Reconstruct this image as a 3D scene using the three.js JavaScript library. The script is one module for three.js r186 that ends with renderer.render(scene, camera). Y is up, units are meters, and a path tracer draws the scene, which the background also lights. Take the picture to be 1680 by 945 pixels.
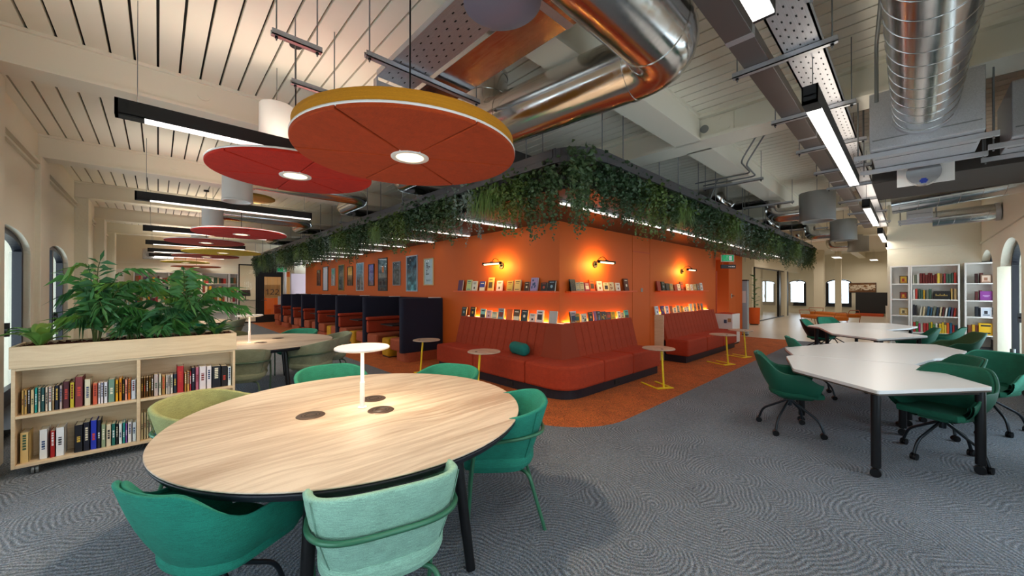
import * as THREE from 'three';
import { RoundedBoxGeometry } from 'three/addons/geometries/RoundedBoxGeometry.js';
import { mergeGeometries, mergeVertices, toCreasedNormals } from 'three/addons/utils/BufferGeometryUtils.js';
import { RectAreaLightUniformsLib } from 'three/addons/lights/RectAreaLightUniformsLib.js';

// ---------------------------------------------------------------- camera, sky, exposure
const scene = new THREE.Scene();
const EYE = 1.55, YAW = 43.3 * Math.PI / 180;
const camera = new THREE.PerspectiveCamera(74.98, 16 / 9, 0.05, 120);
camera.position.set(0, EYE, 0);
camera.lookAt(Math.sin(YAW) * 10, EYE + 0.0406, -Math.cos(YAW) * 10);
scene.background = new THREE.Color().setRGB(0.72, 0.88, 1.0);
scene.backgroundIntensity = 4.4;
const renderer = new THREE.WebGLRenderer({ antialias: true });
renderer.toneMapping = THREE.LinearToneMapping;
renderer.toneMappingExposure = 1.0;
renderer.shadowMap.enabled = true;
RectAreaLightUniformsLib.init();
// lamp strengths, used by the lamp builders further down
const LED_POWER = 30, LED_UP = 18, CANOPY_POWER = 7.5, DISC_POWER = 12, PICTURE_POWER = 20, STRIP_POWER = 36, CORE_POWER = 14;

// ---------------------------------------------------------------- helpers
let seed = 20240611;
const rnd = () => { seed = (seed * 1664525 + 1013904223) >>> 0; return seed / 4294967296; };
const rr = (a, b) => a + (b - a) * rnd();
const pick = a => a[Math.floor(rnd() * a.length)];
const V = (x, y, z) => new THREE.Vector3(x, y, z);
const PI = Math.PI;
const used = {};
function numbered(n) { const k = used[n] = (used[n] ?? -1) + 1; return k ? `${n}_${String(k).padStart(3, '0')}` : n; }
function thing(name, label, category, pos = [0, 0, 0], turn = 0, group) {
  const o = new THREE.Group(); o.name = numbered(name); scene.add(o);
  o.position.set(...pos); o.rotation.y = turn; o.userData = { label, category };
  if (group) o.userData.group = group;
  return o;
}
function structure(name) { const o = new THREE.Group(); o.name = name; o.userData = { kind: 'structure' }; scene.add(o); return o; }
function mesh(name, geo, mat, parent = scene) {
  const g = Array.isArray(geo) ? merge(geo) : geo;
  const m = new THREE.Mesh(g, mat); m.name = name; m.castShadow = m.receiveShadow = true; parent.add(m); return m;
}
function copyOf(o, pos, turn, label, group) {
  const c = o.clone(); c.name = numbered(o.name.replace(/_\d{3}$/, '')); scene.add(c);
  c.userData = { ...o.userData }; if (label) c.userData.label = label; if (group) c.userData.group = group;
  c.position.set(...pos); c.rotation.y = turn; return c;
}
function clean(g) {
  const n = g.index ? g.toNonIndexed() : g.clone();
  for (const k of Object.keys(n.attributes)) if (!['position', 'normal', 'uv'].includes(k)) n.deleteAttribute(k);
  if (!n.attributes.normal) n.computeVertexNormals();
  if (!n.attributes.uv) n.setAttribute('uv', new THREE.BufferAttribute(new Float32Array(n.attributes.position.count * 2), 2));
  n.morphAttributes = {}; n.clearGroups(); return n;
}
const merge = list => list.length === 1 ? clean(list[0]) : mergeGeometries(list.map(clean));
// texture coordinates in metres, taken from the side each face looks to
function metric(g, k = 1, swap = false) {
  const n = clean(g), p = n.attributes.position, q = n.attributes.normal, u = n.attributes.uv;
  for (let t = 0; t < p.count; t += 3) {
    let nx = 0, ny = 0, nz = 0;
    for (let i = t; i < t + 3; i++) { nx += q.getX(i); ny += q.getY(i); nz += q.getZ(i); }
    nx = Math.abs(nx); ny = Math.abs(ny); nz = Math.abs(nz);
    for (let i = t; i < t + 3; i++) {
      const x = p.getX(i), y = p.getY(i), z = p.getZ(i);
      let a, b; if (ny >= nx && ny >= nz) { a = x; b = z; } else if (nx >= nz) { a = z; b = y; } else { a = x; b = y; }
      if (swap) [a, b] = [b, a];
      u.setXY(i, a * k, b * k);
    }
  }
  return n;
}
const T = (g, x = 0, y = 0, z = 0, ry = 0, rx = 0, rz = 0) => { if (rx) g.rotateX(rx); if (rz) g.rotateZ(rz); if (ry) g.rotateY(ry); g.translate(x, y, z); return g; };
const box = (w, h, d, x = 0, y = 0, z = 0, ry = 0) => T(new THREE.BoxGeometry(w, h, d), x, y, z, ry);
const span = (x0, x1, y0, y1, z0, z1) => box(Math.abs(x1 - x0), Math.abs(y1 - y0), Math.abs(z1 - z0), (x0 + x1) / 2, (y0 + y1) / 2, (z0 + z1) / 2);
const rbox = (w, h, d, r, x = 0, y = 0, z = 0, ry = 0, s = 2) => T(new RoundedBoxGeometry(w, h, d, s, Math.min(r, w / 2.01, h / 2.01, d / 2.01)), x, y, z, ry);
const rspan = (x0, x1, y0, y1, z0, z1, r = 0.01, s = 2) => rbox(Math.abs(x1 - x0), Math.abs(y1 - y0), Math.abs(z1 - z0), r, (x0 + x1) / 2, (y0 + y1) / 2, (z0 + z1) / 2, 0, s);
const cyl = (r0, r1, h, x = 0, y = 0, z = 0, n = 20) => T(new THREE.CylinderGeometry(r0, r1, h, n), x, y, z);
function rod(a, b, r, n = 8, r2 = r) {
  const d = b.clone().sub(a), L = d.length();
  const g = new THREE.CylinderGeometry(r2, r, L, n); g.translate(0, L / 2, 0);
  g.applyQuaternion(new THREE.Quaternion().setFromUnitVectors(V(0, 1, 0), d.normalize())); g.translate(a.x, a.y, a.z); return g;
}
function bar(a, b, w, h) {  // square bar, h is its upright side
  const d = b.clone().sub(a), L = d.length(), m = new THREE.Matrix4();
  const z = d.normalize(), x = Math.abs(z.y) > 0.98 ? V(1, 0, 0) : V(0, 1, 0).cross(z).normalize(), y = z.clone().cross(x);
  m.makeBasis(x, y, z); m.setPosition(a.clone().add(b).multiplyScalar(0.5));
  return new THREE.BoxGeometry(w, h, L).applyMatrix4(m);
}
function bend(points, r, seg = 40, n = 10, soft = 0.1) {  // tube through points with rounded corners
  const path = new THREE.CurvePath();
  let last = points[0].clone();
  for (let i = 1; i < points.length; i++) {
    const p = points[i];
    if (i < points.length - 1) {
      const a = p.clone().sub(points[i - 1]), b = points[i + 1].clone().sub(p);
      const s = Math.min(soft, a.length() * 0.49, b.length() * 0.49);
      const p0 = p.clone().sub(a.normalize().multiplyScalar(s)), p1 = p.clone().add(b.normalize().multiplyScalar(s));
      path.add(new THREE.LineCurve3(last, p0)); path.add(new THREE.QuadraticBezierCurve3(p0, p.clone(), p1)); last = p1;
    } else path.add(new THREE.LineCurve3(last, p.clone()));
  }
  return new THREE.TubeGeometry(path, seg, r, n, false);
}
const lathe = (pts, n = 32) => new THREE.LatheGeometry(pts.map(p => new THREE.Vector2(...p)), n);
function plate(pts, h, bev = 0.004) {  // pts [x,z] seen from above, from y=0 up to h
  const s = new THREE.Shape(pts.map(([x, z]) => new THREE.Vector2(x, -z)));
  const g = new THREE.ExtrudeGeometry(s, { depth: h - 2 * bev, bevelEnabled: bev > 0, bevelSize: bev, bevelThickness: bev, bevelOffset: -bev, bevelSegments: 2, curveSegments: 12 });
  g.rotateX(-PI / 2); g.translate(0, bev, 0); return g;
}
function roundPoly(pts, r, n = 6) {
  const out = [];
  pts.forEach((p, i) => {
    const a = pts[(i + pts.length - 1) % pts.length], b = pts[(i + 1) % pts.length], rad = Array.isArray(r) ? r[i] : r;
    if (!rad) { out.push(p); return; }
    const la = Math.hypot(a[0] - p[0], a[1] - p[1]), lb = Math.hypot(b[0] - p[0], b[1] - p[1]), s = Math.min(rad, la * 0.49, lb * 0.49);
    const p0 = [p[0] + (a[0] - p[0]) / la * s, p[1] + (a[1] - p[1]) / la * s], p1 = [p[0] + (b[0] - p[0]) / lb * s, p[1] + (b[1] - p[1]) / lb * s];
    for (let k = 0; k <= n; k++) { const t = k / n, u = 1 - t; out.push([u * u * p0[0] + 2 * u * t * p[0] + t * t * p1[0], u * u * p0[1] + 2 * u * t * p[1] + t * t * p1[1]]); }
  });
  return out;
}
const smooth = (a, b, x) => { const t = Math.min(1, Math.max(0, (x - a) / (b - a))); return t * t * (3 - 2 * t); };
function grid(nu, nv, fn) {  // open surface
  const pos = [], uv = [], idx = [];
  for (let i = 0; i <= nu; i++) for (let j = 0; j <= nv; j++) { const p = fn(i / nu, j / nv); pos.push(p.x, p.y, p.z); uv.push(i / nu, j / nv); }
  for (let i = 0; i < nu; i++) for (let j = 0; j < nv; j++) { const a = i * (nv + 1) + j, b = a + nv + 1; idx.push(a, b, a + 1, b, b + 1, a + 1); }
  const g = new THREE.BufferGeometry();
  g.setAttribute('position', new THREE.Float32BufferAttribute(pos, 3)); g.setAttribute('uv', new THREE.Float32BufferAttribute(uv, 2)); g.setIndex(idx); g.computeVertexNormals(); return g;
}
const ordinal = k => ['first', 'second', 'third', 'fourth', 'fifth', 'sixth', 'seventh', 'eighth', 'ninth', 'tenth', 'eleventh', 'twelfth', 'thirteenth', 'fourteenth', 'fifteenth', 'sixteenth', 'seventeenth', 'eighteenth', 'nineteenth', 'twentieth', 'twenty-first', 'twenty-second', 'twenty-third', 'twenty-fourth', 'twenty-fifth', 'twenty-sixth', 'twenty-seventh', 'twenty-eighth', 'twenty-ninth', 'thirtieth', 'thirty-first', 'thirty-second', 'thirty-third', 'thirty-fourth', 'thirty-fifth', 'thirty-sixth', 'thirty-seventh', 'thirty-eighth', 'thirty-ninth', 'fortieth'][k];

// ---------------------------------------------------------------- textures
function dataTex(w, h, fn, srgb = true, rx = 1, ry = 1) {
  const a = new Uint8Array(w * h * 4);
  for (let y = 0; y < h; y++) for (let x = 0; x < w; x++) { const c = fn(x, y), i = (y * w + x) * 4; a[i] = c[0]; a[i + 1] = c[1]; a[i + 2] = c[2]; a[i + 3] = 255; }
  const t = new THREE.DataTexture(a, w, h); t.wrapS = t.wrapT = THREE.RepeatWrapping; t.magFilter = THREE.LinearFilter; t.minFilter = THREE.LinearFilter;
  if (srgb) t.colorSpace = THREE.SRGBColorSpace; t.repeat.set(rx, ry); t.needsUpdate = true; return t;
}
const hash = (x, y, s = 0) => { let h = (x * 374761393 + y * 668265263 + s * 974634777) | 0; h = Math.imul(h ^ (h >>> 13), 1274126177); return ((h ^ (h >>> 16)) >>> 0) / 4294967296; };
function noise(x, y, p, q = p, s = 0) {  // value noise that repeats after p, q cells
  const xi = Math.floor(x), yi = Math.floor(y), fx = x - xi, fy = y - yi, u = fx * fx * (3 - 2 * fx), v = fy * fy * (3 - 2 * fy);
  const m = (a, n) => ((a % n) + n) % n, h = (i, j) => hash(m(xi + i, p), m(yi + j, q), s);
  return (h(0, 0) * (1 - u) + h(1, 0) * u) * (1 - v) + (h(0, 1) * (1 - u) + h(1, 1) * u) * v;
}
const clamp8 = v => Math.max(0, Math.min(255, v));
// grey carpet: patches of concentric arcs in heathered yarn, 3 m repeat
const CP = 1536, seedsC = [];
for (let i = 0; i < 7; i++) for (let j = 0; j < 7; j++) seedsC.push([(i + hash(i, j, 1) * 1.0) / 7, (j + hash(i, j, 2) * 1.0) / 7]);
const arcs = new Float32Array(CP * CP), wrap1 = d => d - Math.round(d);
for (let y = 0; y < CP; y++) for (let x = 0; x < CP; x++) {
  const u = x / CP + 0.03 * (noise(x / CP * 14, y / CP * 14, 14, 14, 5) - 0.5), v = y / CP + 0.03 * (noise(x / CP * 14, y / CP * 14, 14, 14, 6) - 0.5);
  let best = 9, id = 0, ex = 0, ey = 0;
  for (let q = 0; q < seedsC.length; q++) { const dx = wrap1(u - seedsC[q][0]), dy = wrap1(v - seedsC[q][1]), d = Math.hypot(dx, dy); if (d < best) { best = d; id = q; ex = dx; ey = dy; } }
  const ox = (hash(id, 5, 12) - 0.5) * 0.34, oy = (hash(id, 9, 13) - 0.5) * 0.34;   // the arcs' own centre lies off to one side of each patch
  const d = Math.hypot(ex + ox, ey + oy);
  arcs[y * CP + x] = Math.sin(d * 3 / 0.028 * 2 * PI) * (0.35 + 1.0 * noise(x / CP * 90, y / CP * 90, 90, 90, 7));
}
const carpetMap = dataTex(CP, CP, (x, y) => {
  const a = arcs[y * CP + x], n = hash(x >> 1, y >> 1, 3), m = hash(x, y, 4), lo = noise(x / CP * 8, y / CP * 8, 8, 8, 9);
  const tint = hash(x >> 2, y >> 1, 11); const l = 108 + a * 20 + (n - 0.5) * 66 + (m - 0.5) * 40 + (lo - 0.5) * 10;
  const r = tint < 0.16 ? 12 : tint > 0.84 ? -12 : 0, b = tint > 0.6 ? 10 : 0;
  return [clamp8(l - 4 + r * 0.8), clamp8(l + 3), clamp8(l + 7 + b)];
}, true, 1 / 3, 1 / 3);
const carpetBump = dataTex(768, 768, (x, y) => { const a = arcs[(y * 2) * CP + x * 2]; const l = clamp8(128 + a * 60 + (hash(x, y, 21) - 0.5) * 110); return [l, l, l]; }, false, 1 / 3, 1 / 3);
const orangeCarpetMap = dataTex(512, 512, (x, y) => {
  const n = hash(x >> 1, y >> 1, 31), m = hash(x >> 2, y >> 2, 32), lo = noise(x / 64, y / 64, 8, 8, 33);
  const k = 0.72 + n * 0.5 + (m > 0.84 ? -0.38 : m < 0.1 ? 0.2 : 0) + (lo - 0.5) * 0.12;
  return [clamp8(188 * k), clamp8(98 * k * (0.9 + 0.2 * m)), clamp8(38 * k)];
}, true, 1, 1);
const speckBump = dataTex(512, 512, (x, y) => { const l = 255 * hash(x >> 1, y >> 1, 35); return [l, l, l]; }, false, 1, 1);
function woodTex(w, h, base, dark, streak, s, planks = 0) {
  return dataTex(w, h, (x, y) => {
    const row = planks ? Math.floor(y / h * planks) : 0, off = planks ? hash(row, 3, s) * w : 0;
    const X = (x + off) / w, Y = y / h;
    const warp = 0.5 * noise(X * 6, Y * 6, 6, 6, s + 1);
    const g1 = noise(X * 5, Y * 90 + warp * 8, 5, 9999, s + 2), g2 = noise(X * 24, Y * 260, 24, 260, s + 3), g3 = noise(X * 3, Y * 14 + warp * 3, 3, 9999, s + 4);
    let k = (0.5 * g1 + 0.25 * g2 + 0.35 * g3 - 0.3) * streak + (planks ? (hash(row, 7, s) - 0.5) * 0.35 : 0);
    k = Math.max(0, Math.min(1, k));
    return [0, 1, 2].map(i => clamp8(base[i] * (1 - k) + dark[i] * k + (hash(x, y, s + 8) - 0.5) * 6));
  });
}
const oakMap = woodTex(1024, 1024, [211, 197, 178], [146, 122, 100], 0.95, 41, 7); oakMap.repeat.set(0.5, 0.5);
const birchMap = woodTex(512, 512, [226, 203, 168], [190, 158, 118], 0.65, 61); birchMap.repeat.set(0.8, 0.8);
const weaveBump = dataTex(256, 256, (x, y) => { const l = clamp8(128 + 60 * Math.sin(x * PI / 4) * Math.cos(y * PI / 4) + (hash(x, y, 71) - 0.5) * 120); return [l, l, l]; }, false, 6, 6);
const weaveMap = dataTex(256, 256, (x, y) => { const l = 214 + (hash(x, y, 73) - 0.5) * 44 + (hash(x >> 4, y, 74) - 0.5) * 30 + (noise(x / 32, y / 32, 8, 8, 75) - 0.5) * 18; return [clamp8(l), clamp8(l), clamp8(l)]; }, true, 3, 3);
const plasterBump = dataTex(512, 512, (x, y) => { const l = 255 * (0.5 * noise(x / 8, y / 8, 64, 64, 81) + 0.3 * noise(x / 32, y / 32, 16, 16, 82) + 0.2 * hash(x, y, 83)); return [l, l, l]; }, false, 0.6, 0.6);
const steelRough = dataTex(256, 256, (x, y) => { const l = clamp8(150 + 70 * (noise(x / 16, y / 16, 16, 16, 91) - 0.5) + 60 * (noise(x / 2, y / 40, 128, 7, 92) - 0.5)); return [l, l, l]; }, false, 2, 2);
const galvMap = dataTex(256, 256, (x, y) => { const l = clamp8(196 + 16 * (hash(Math.floor(x / 6 + 2 * noise(x / 8, y / 8, 32, 32, 94)), Math.floor(y / 6 + 2 * noise(x / 8, y / 8, 32, 32, 95)), 96) - 0.5)); return [l, l, clamp8(l + 3)]; }, true, 3, 3);

// ---------------------------------------------------------------- materials
const M = {};
const std = (color, roughness = 0.7, o = {}) => new THREE.MeshStandardMaterial({ color, roughness, ...o });
M.paint = std('#e6dfc9', 0.75, { bumpMap: plasterBump, bumpScale: 0.003 });
M.ceil = std('#efe9d8', 0.7);
M.beam = std('#ece6d4', 0.55);
M.gap = std('#1c1b1a', 0.9);
M.carpet = std('#ffffff', 0.95, { map: carpetMap, bumpMap: carpetBump, bumpScale: 0.004 });
M.orangeCarpet = std('#ffffff', 0.95, { map: orangeCarpetMap, bumpMap: speckBump, bumpScale: 0.003 });
M.vinyl = std('#cfc2b0', 0.28);
M.orange = std('#d05c0d', 0.62, { bumpMap: plasterBump, bumpScale: 0.0006 });
M.orangeDeep = std('#c23a0c', 0.45);
M.orangeShelf = std('#dc5a18', 0.4);
M.soffit = std('#1d181b', 0.4);
M.steel = std('#c9c9c8', 0.34, { metalness: 1, roughnessMap: steelRough });
M.duct = std('#d2d0cc', 0.3, { metalness: 1, roughnessMap: steelRough });
M.galv = std('#ffffff', 0.5, { metalness: 0.85, map: galvMap });
M.ladder = std('#626266', 0.5, { metalness: 0.75 });
M.greyMetal = std('#8d8f8e', 0.45, { metalness: 0.6 });
M.black = std('#141416', 0.5);
M.blackMetal = std('#17181b', 0.35, { metalness: 0.3 });
M.darkBoard = std('#2c241e', 0.6);
M.white = std('#e9e5df', 0.45);
M.whiteShelf = std('#e8e2da', 0.5);
M.laminate = std('#e4e2e0', 0.32);
M.oak = std('#ffffff', 0.42, { map: oakMap });
M.birch = std('#ffffff', 0.5, { map: birchMap });
M.birchEdge = std('#c4a07c', 0.55);
M.navyEdge = std('#191c26', 0.45);
M.navy = std('#181b2e', 0.92, { bumpMap: weaveBump, bumpScale: 0.001 });
M.rust = std('#c8421a', 0.85, { map: weaveMap, bumpMap: weaveBump, bumpScale: 0.0008 });
M.rustDark = std('#b9401a', 0.88, { map: weaveMap });
M.terra = std('#bf5c36', 0.88, { map: weaveMap });
M.teal = std('#0d8377', 0.85, { map: weaveMap, bumpMap: weaveBump, bumpScale: 0.001 });
const fabric = c => std(c, 0.9, { map: weaveMap, bumpMap: weaveBump, bumpScale: 0.001 });
M.greenA = fabric('#1f9a83'); M.mint = fabric('#aee4cc'); M.greenC = fabric('#259a82'); M.greenD = fabric('#2f9a7a'); M.sage = fabric('#b6bb7c'); M.olive = fabric('#a2ab8e');
M.greenShell = std('#0a5741', 0.6); M.greenPad = fabric('#10684e'); M.greenLight = fabric('#3f9d80');
M.greenTube = std('#3a7457', 0.32, { metalness: 0.15 });
M.oliveTube = std('#4a6350', 0.35, { metalness: 0.15 });
M.baseTube = std('#2a3138', 0.35, { metalness: 0.5 });
M.yellow = std('#efd21d', 0.4); M.yellowFabric = fabric('#e3a90f');
M.glass = new THREE.MeshPhysicalMaterial({ color: '#ffffff', roughness: 0.02, transmission: 1, thickness: 0, ior: 1.45 });
M.frame = std('#12151d', 0.45);
M.ledge = std('#30343a', 0.6);
M.felt = c => std(c, 0.95, { map: weaveMap });
M.ledLamp = std('#ffffff', 0.5, { emissive: '#fffaf2', emissiveIntensity: 1.6 });
M.warmLamp = std('#fff4e0', 0.5, { emissive: '#ffe2b0', emissiveIntensity: 2.2 });
M.soil = std('#4a2415', 0.95);
M.stem = std('#4d5a2a', 0.8);
const leafMat = (c, r = 0.5) => new THREE.MeshPhysicalMaterial({ color: c, roughness: r, side: THREE.DoubleSide, transmission: 0.12, thickness: 0 });
M.leaf = [leafMat('#4f8f42'), leafMat('#437d42'), leafMat('#6c9c45'), leafMat('#356e40'), leafMat('#86a848')];
M.vine = [leafMat('#3f5830'), leafMat('#586f30'), leafMat('#34502f'), leafMat('#6b7f4a')];
M.silverVine = leafMat('#75877c'); M.grass = leafMat('#5d7a34');

// ================================================================ THE SHELL
const XL = -1.25, ZR = 1.15, ZB = -21, XE = 31, CEIL = 3.77, CX = 4.73, CZ = -3.9, CX2 = 14.37, CZ2 = -18.3;
const FX = 14.1;            // where the pale vinyl floor begins
// floors
{
  const f = structure('floor');
  const gm = (g, m) => mesh('carpet', metric(g), m, f);
  const R = 0.9, x0 = 3.15, z0 = -2.33;
  // grey carpet with the rounded inner corner left out for the orange one
  gm(span(XL - 0.5, x0, -0.15, 0, ZB - 0.2, z0 - R), M.carpet).name = 'grey_carpet';
  gm(span(XL - 0.5, FX, -0.15, 0, z0, ZR + 0.45), M.carpet).name = 'grey_carpet';
  gm(span(XL - 0.5, x0, -0.15, 0, z0 - R, z0), M.carpet).name = 'grey_carpet';
  const corner = [[x0, z0 - R], [x0, z0], [x0 + R, z0]];
  for (let k = 1; k < 12; k++) { const a = -PI / 2 - k / 12 * PI / 2; corner.push([x0 + R + R * Math.cos(a), z0 - R - R * Math.sin(a)]); }
  gm(plate(corner, 0.02, 0), M.carpet).position.y = -0.02;
  const oc = [[x0, z0 - R]]; for (let k = 1; k <= 12; k++) { const a = PI - k / 12 * PI / 2; oc.push([x0 + R + R * Math.cos(a), z0 - R + R * Math.sin(a)]); }
  oc.push([FX, z0], [FX, CZ - 0.3], [CX + 0.3, CZ - 0.3], [CX + 0.3, ZB], [x0, ZB]);
  const o = mesh('orange_carpet', metric(plate(oc, 0.15, 0)), M.orangeCarpet, f); o.position.y = -0.15;
  mesh('vinyl_sheet', metric(span(FX, XE + 2, -0.15, 0, -14, ZR + 0.45)), M.vinyl, f);
  mesh('lobby_sheet', span(XL - 0.5, 8, -0.15, 0, -27, ZB - 0.2), M.vinyl, f);
}
// ceiling: white boards with dark gaps, beams across, girders along
{
  const c = structure('ceiling');
  mesh('slab', span(XL - 0.5, XE + 1, CEIL + 0.04, CEIL + 0.3, -27, ZR + 0.5), M.gap, c);
  const pitch = 0.163, bg = box(pitch - 0.019, 0.04, 28.5, 0, CEIL + 0.02, -12.85);
  for (let x = XL + 0.02; x < XE; x += pitch) { const b = mesh('board', bg, M.ceil, c); b.position.x = x; }
  const bz = [-1.98, -5.3, -8.65, -11.8, -15.1, -18.4];
  for (const z of bz) {
    for (const [a, b] of [[XL, 5.05], [5.35, 11.5], [11.8, 18], [18.3, XE]]) {
      mesh('beam', [span(a, b, 3.47, CEIL, z - 0.13, z + 0.13), span(a, b, 3.44, 3.47, z - 0.16, z + 0.16), span(a, b, CEIL - 0.03, CEIL, z - 0.16, z + 0.16)], M.beam, c);
    }
  }
  for (const x of [5.2, 11.65, 18.15]) mesh('girder', [span(x - 0.12, x + 0.12, 3.48, CEIL, -26, ZR), span(x - 0.2, x + 0.2, 3.44, 3.48, -26, ZR), span(x - 0.2, x + 0.2, CEIL - 0.04, CEIL, -26, ZR)], M.beam, c);
  // bolted plate and two round holes on the near girder, round caps on the beams
  const bolts = []; for (let i = 0; i < 2; i++) for (let j = 0; j < 3; j++) bolts.push(T(cyl(0.018, 0.018, 0.03, 0, 0, 0, 8), 5.07, 3.54 + j * 0.07, -1.62 + i * 0.1, 0, 0, PI / 2));
  mesh('bolt_plate', [span(5.06, 5.08, 3.5, 3.72, -1.68, -1.46), ...bolts], M.beam, c);
  for (const z of [-1.83, -1.98 + 0.02]) { }
  for (const z of [-2.42, -2.22]) mesh('pipe_hole', T(cyl(0.05, 0.05, 0.02, 0, 0, 0, 20), 5.075, 3.6, z + 0.62, 0, 0, PI / 2), M.greyMetal, c);
  for (const [x, z] of [[0.35, -5.3], [1.05, -5.3], [0.2, -8.65], [1.0, -8.65], [0.2, -11.8], [0.9, -11.8], [0.2, -15.1], [0.9, -15.1]])
    mesh('hole_cap', T(cyl(0.055, 0.055, 0.02, 0, 0, 0, 20), x, 3.62, z + 0.135, 0, PI / 2), M.beam, c);
}
// wall with arched openings; holes [centre, half width, sill, spring, apex, lower half width, lower offset]
function arched(name, length, holes, axis) {
  const s = new THREE.Shape([[0, -0.05], [length, -0.05], [length, CEIL + 0.1], [0, CEIL + 0.1]].map(p => new THREE.Vector2(...p)));
  for (const [c, w, y0, sp, ap, lo, hi] of holes) {
    const h = new THREE.Path(), l0 = c - (lo ?? w), l1 = c + (hi ?? w);
    h.moveTo(l0, y0); h.lineTo(l1, y0); h.lineTo(l1, sp); h.lineTo(c + w, sp);
    for (let k = 1; k <= 20; k++) { const t = k / 20 * PI; h.lineTo(c + w * Math.cos(t), sp + (ap - sp) * Math.sin(t)); }
    h.lineTo(l0, sp); h.lineTo(l0, y0); s.holes.push(h);
  }
  return new THREE.ExtrudeGeometry(s, { depth: 0.45, bevelEnabled: false });
}
// left wall, x = XL, runs along -z
const LW = [[-0.9, 0.95], [-3.75, 0.95], [-7.15, 0.97], [-10.04, 0.97], [-13.5, 0.97], [-16.75, 0.97]];
{
  const w = structure('wall_left');
  const g = arched('w', 22.6, LW.map(([z, h]) => [ZR + 0.45 - z, h, 0.14, 2.02, 2.29]));
  g.rotateY(PI / 2); g.translate(XL - 0.45, 0, ZR + 0.45);   // local x runs towards -z
  mesh('plaster', metric(g), M.paint, w);
  for (const z of [-5.28, -8.6, -11.95, -15.1, -18.4]) mesh('pier', metric(rspan(XL - 0.02, XL + (z > -6 ? 0.25 : z > -9 ? 0.06 : 0.2), 0, z > -6 || z < -11 ? 3.44 : 3.42, z - 0.28, z + 0.28, 0.01)), M.paint, w);
  mesh('conduit_rail', [span(XL, XL + 0.05, 3.3, 3.34, ZB, -5.55), span(XL, XL + 0.035, 3.22, 3.25, ZB, -5.55)], M.paint, w);
  const b = structure('baseboard_left'); mesh('board', span(XL, XL + 0.02, 0, 0.1, ZB, ZR), M.ledge, b);
}
function archFrame(w, sp, ap, d, t, y0) { // frame following an arched outline, in the xy plane
  const outline = (o) => { const p = [[-w + o, y0 + o], [w - o, y0 + o], [w - o, sp]]; for (let k = 1; k < 20; k++) { const a = k / 20 * PI; p.push([(w - o) * Math.cos(a), sp + (ap - sp - o) * Math.sin(a)]); } p.push([-w + o, sp]); return p.map(q => new THREE.Vector2(...q)); };
  const s = new THREE.Shape(outline(0)); s.holes.push(new THREE.Path(outline(t)));
  return new THREE.ExtrudeGeometry(s, { depth: d, bevelEnabled: false });
}
let windowCount = 0;
function archedWindow(x, z, turn, w, y0, sp, ap) {
  const g = structure('window_' + (++windowCount)); g.position.set(x, 0, z); g.rotation.y = turn;
  const k = ap - 0.02;
  mesh('window_frame', [archFrame(w - 0.005, sp, ap - 0.005, 0.08, 0.07, y0 + 0.005), span(-0.045, 0.045, y0 + 0.06, ap - 0.06, 0, 0.08), span(-w + 0.06, w - 0.06, y0 + 0.07, y0 + 0.2, 0.005, 0.075), span(-w + 0.07, -w + 0.15, y0 + 0.1, sp + 0.02, 0.01, 0.09), span(w - 0.15, w - 0.07, y0 + 0.1, sp + 0.02, 0.01, 0.09)], M.frame, g);
  const s = new THREE.Shape([[-w + 0.05, y0 + 0.05], [w - 0.05, y0 + 0.05], [w - 0.05, sp]].map(p => new THREE.Vector2(...p)));
  for (let i = 1; i < 20; i++) s.lineTo((w - 0.05) * Math.cos(i / 20 * PI), sp + (ap - sp - 0.05) * Math.sin(i / 20 * PI)); s.lineTo(-w + 0.05, sp);
  mesh('pane', T(new THREE.ShapeGeometry(s), 0, 0, 0.04), M.glass, g);
  mesh('sill', span(-w, w, y0 - 0.03, y0 + 0.012, -0.02, 0.34), M.ledge, g);
  mesh('handle', [span(0.05, 0.075, 1.0, 1.16, 0.08, 0.13), span(-0.02, 0.075, 1.07, 1.095, 0.1, 0.125)], M.black, g);
}
for (const [z, h] of LW) archedWindow(XL - 0.14, z, PI / 2, h, 0.14, 2.02, 2.29);
// right wall, z = ZR, runs along +x
const RW = [[0.6, 0.9], [3.6, 0.95], [6.5, 0.95], [10.45, 0.95], [13.3, 0.95]];
{
  const w = structure('wall_right');
  const g = arched('w', FX + 1.7, RW.map(([x, h], i) => i < 3 ? [x + 1.7, h, 0.2, 1.98, 2.4] : i === 3 ? [x + 1.7, h, 0.2, 1.98, 2.42, 0.95, 1.35] : [x + 1.7, h, 0.2, 1.98, 2.42, 0.95, 0.95]));
  g.translate(-1.7, 0, ZR); mesh('plaster', metric(g), M.paint, w);
  mesh('cornice', [span(XL, FX, 2.62, 2.66, ZR - 0.03, ZR)], M.paint, w);
  const b = structure('baseboard_right'); mesh('board', span(XL, FX, 0, 0.12, ZR - 0.02, ZR), M.black, b);
}
RW.forEach(([x, h], i) => { archedWindow(x, ZR + (i < 3 ? 0.3 : 0.2), PI, h, 0.2, 1.98, 2.42); });
// wall that closes the right wing beside the opening, with the bookcases
{
  const w = structure('wall_bookcase'); mesh('plaster', metric(span(FX, FX + 0.25, 0, CEIL, -0.42, ZR + 0.45)), M.paint, w);
  mesh('picture_rail', span(FX - 0.012, FX, 2.62, 2.64, -0.4, 0.8), M.beam, w);
}
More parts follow.
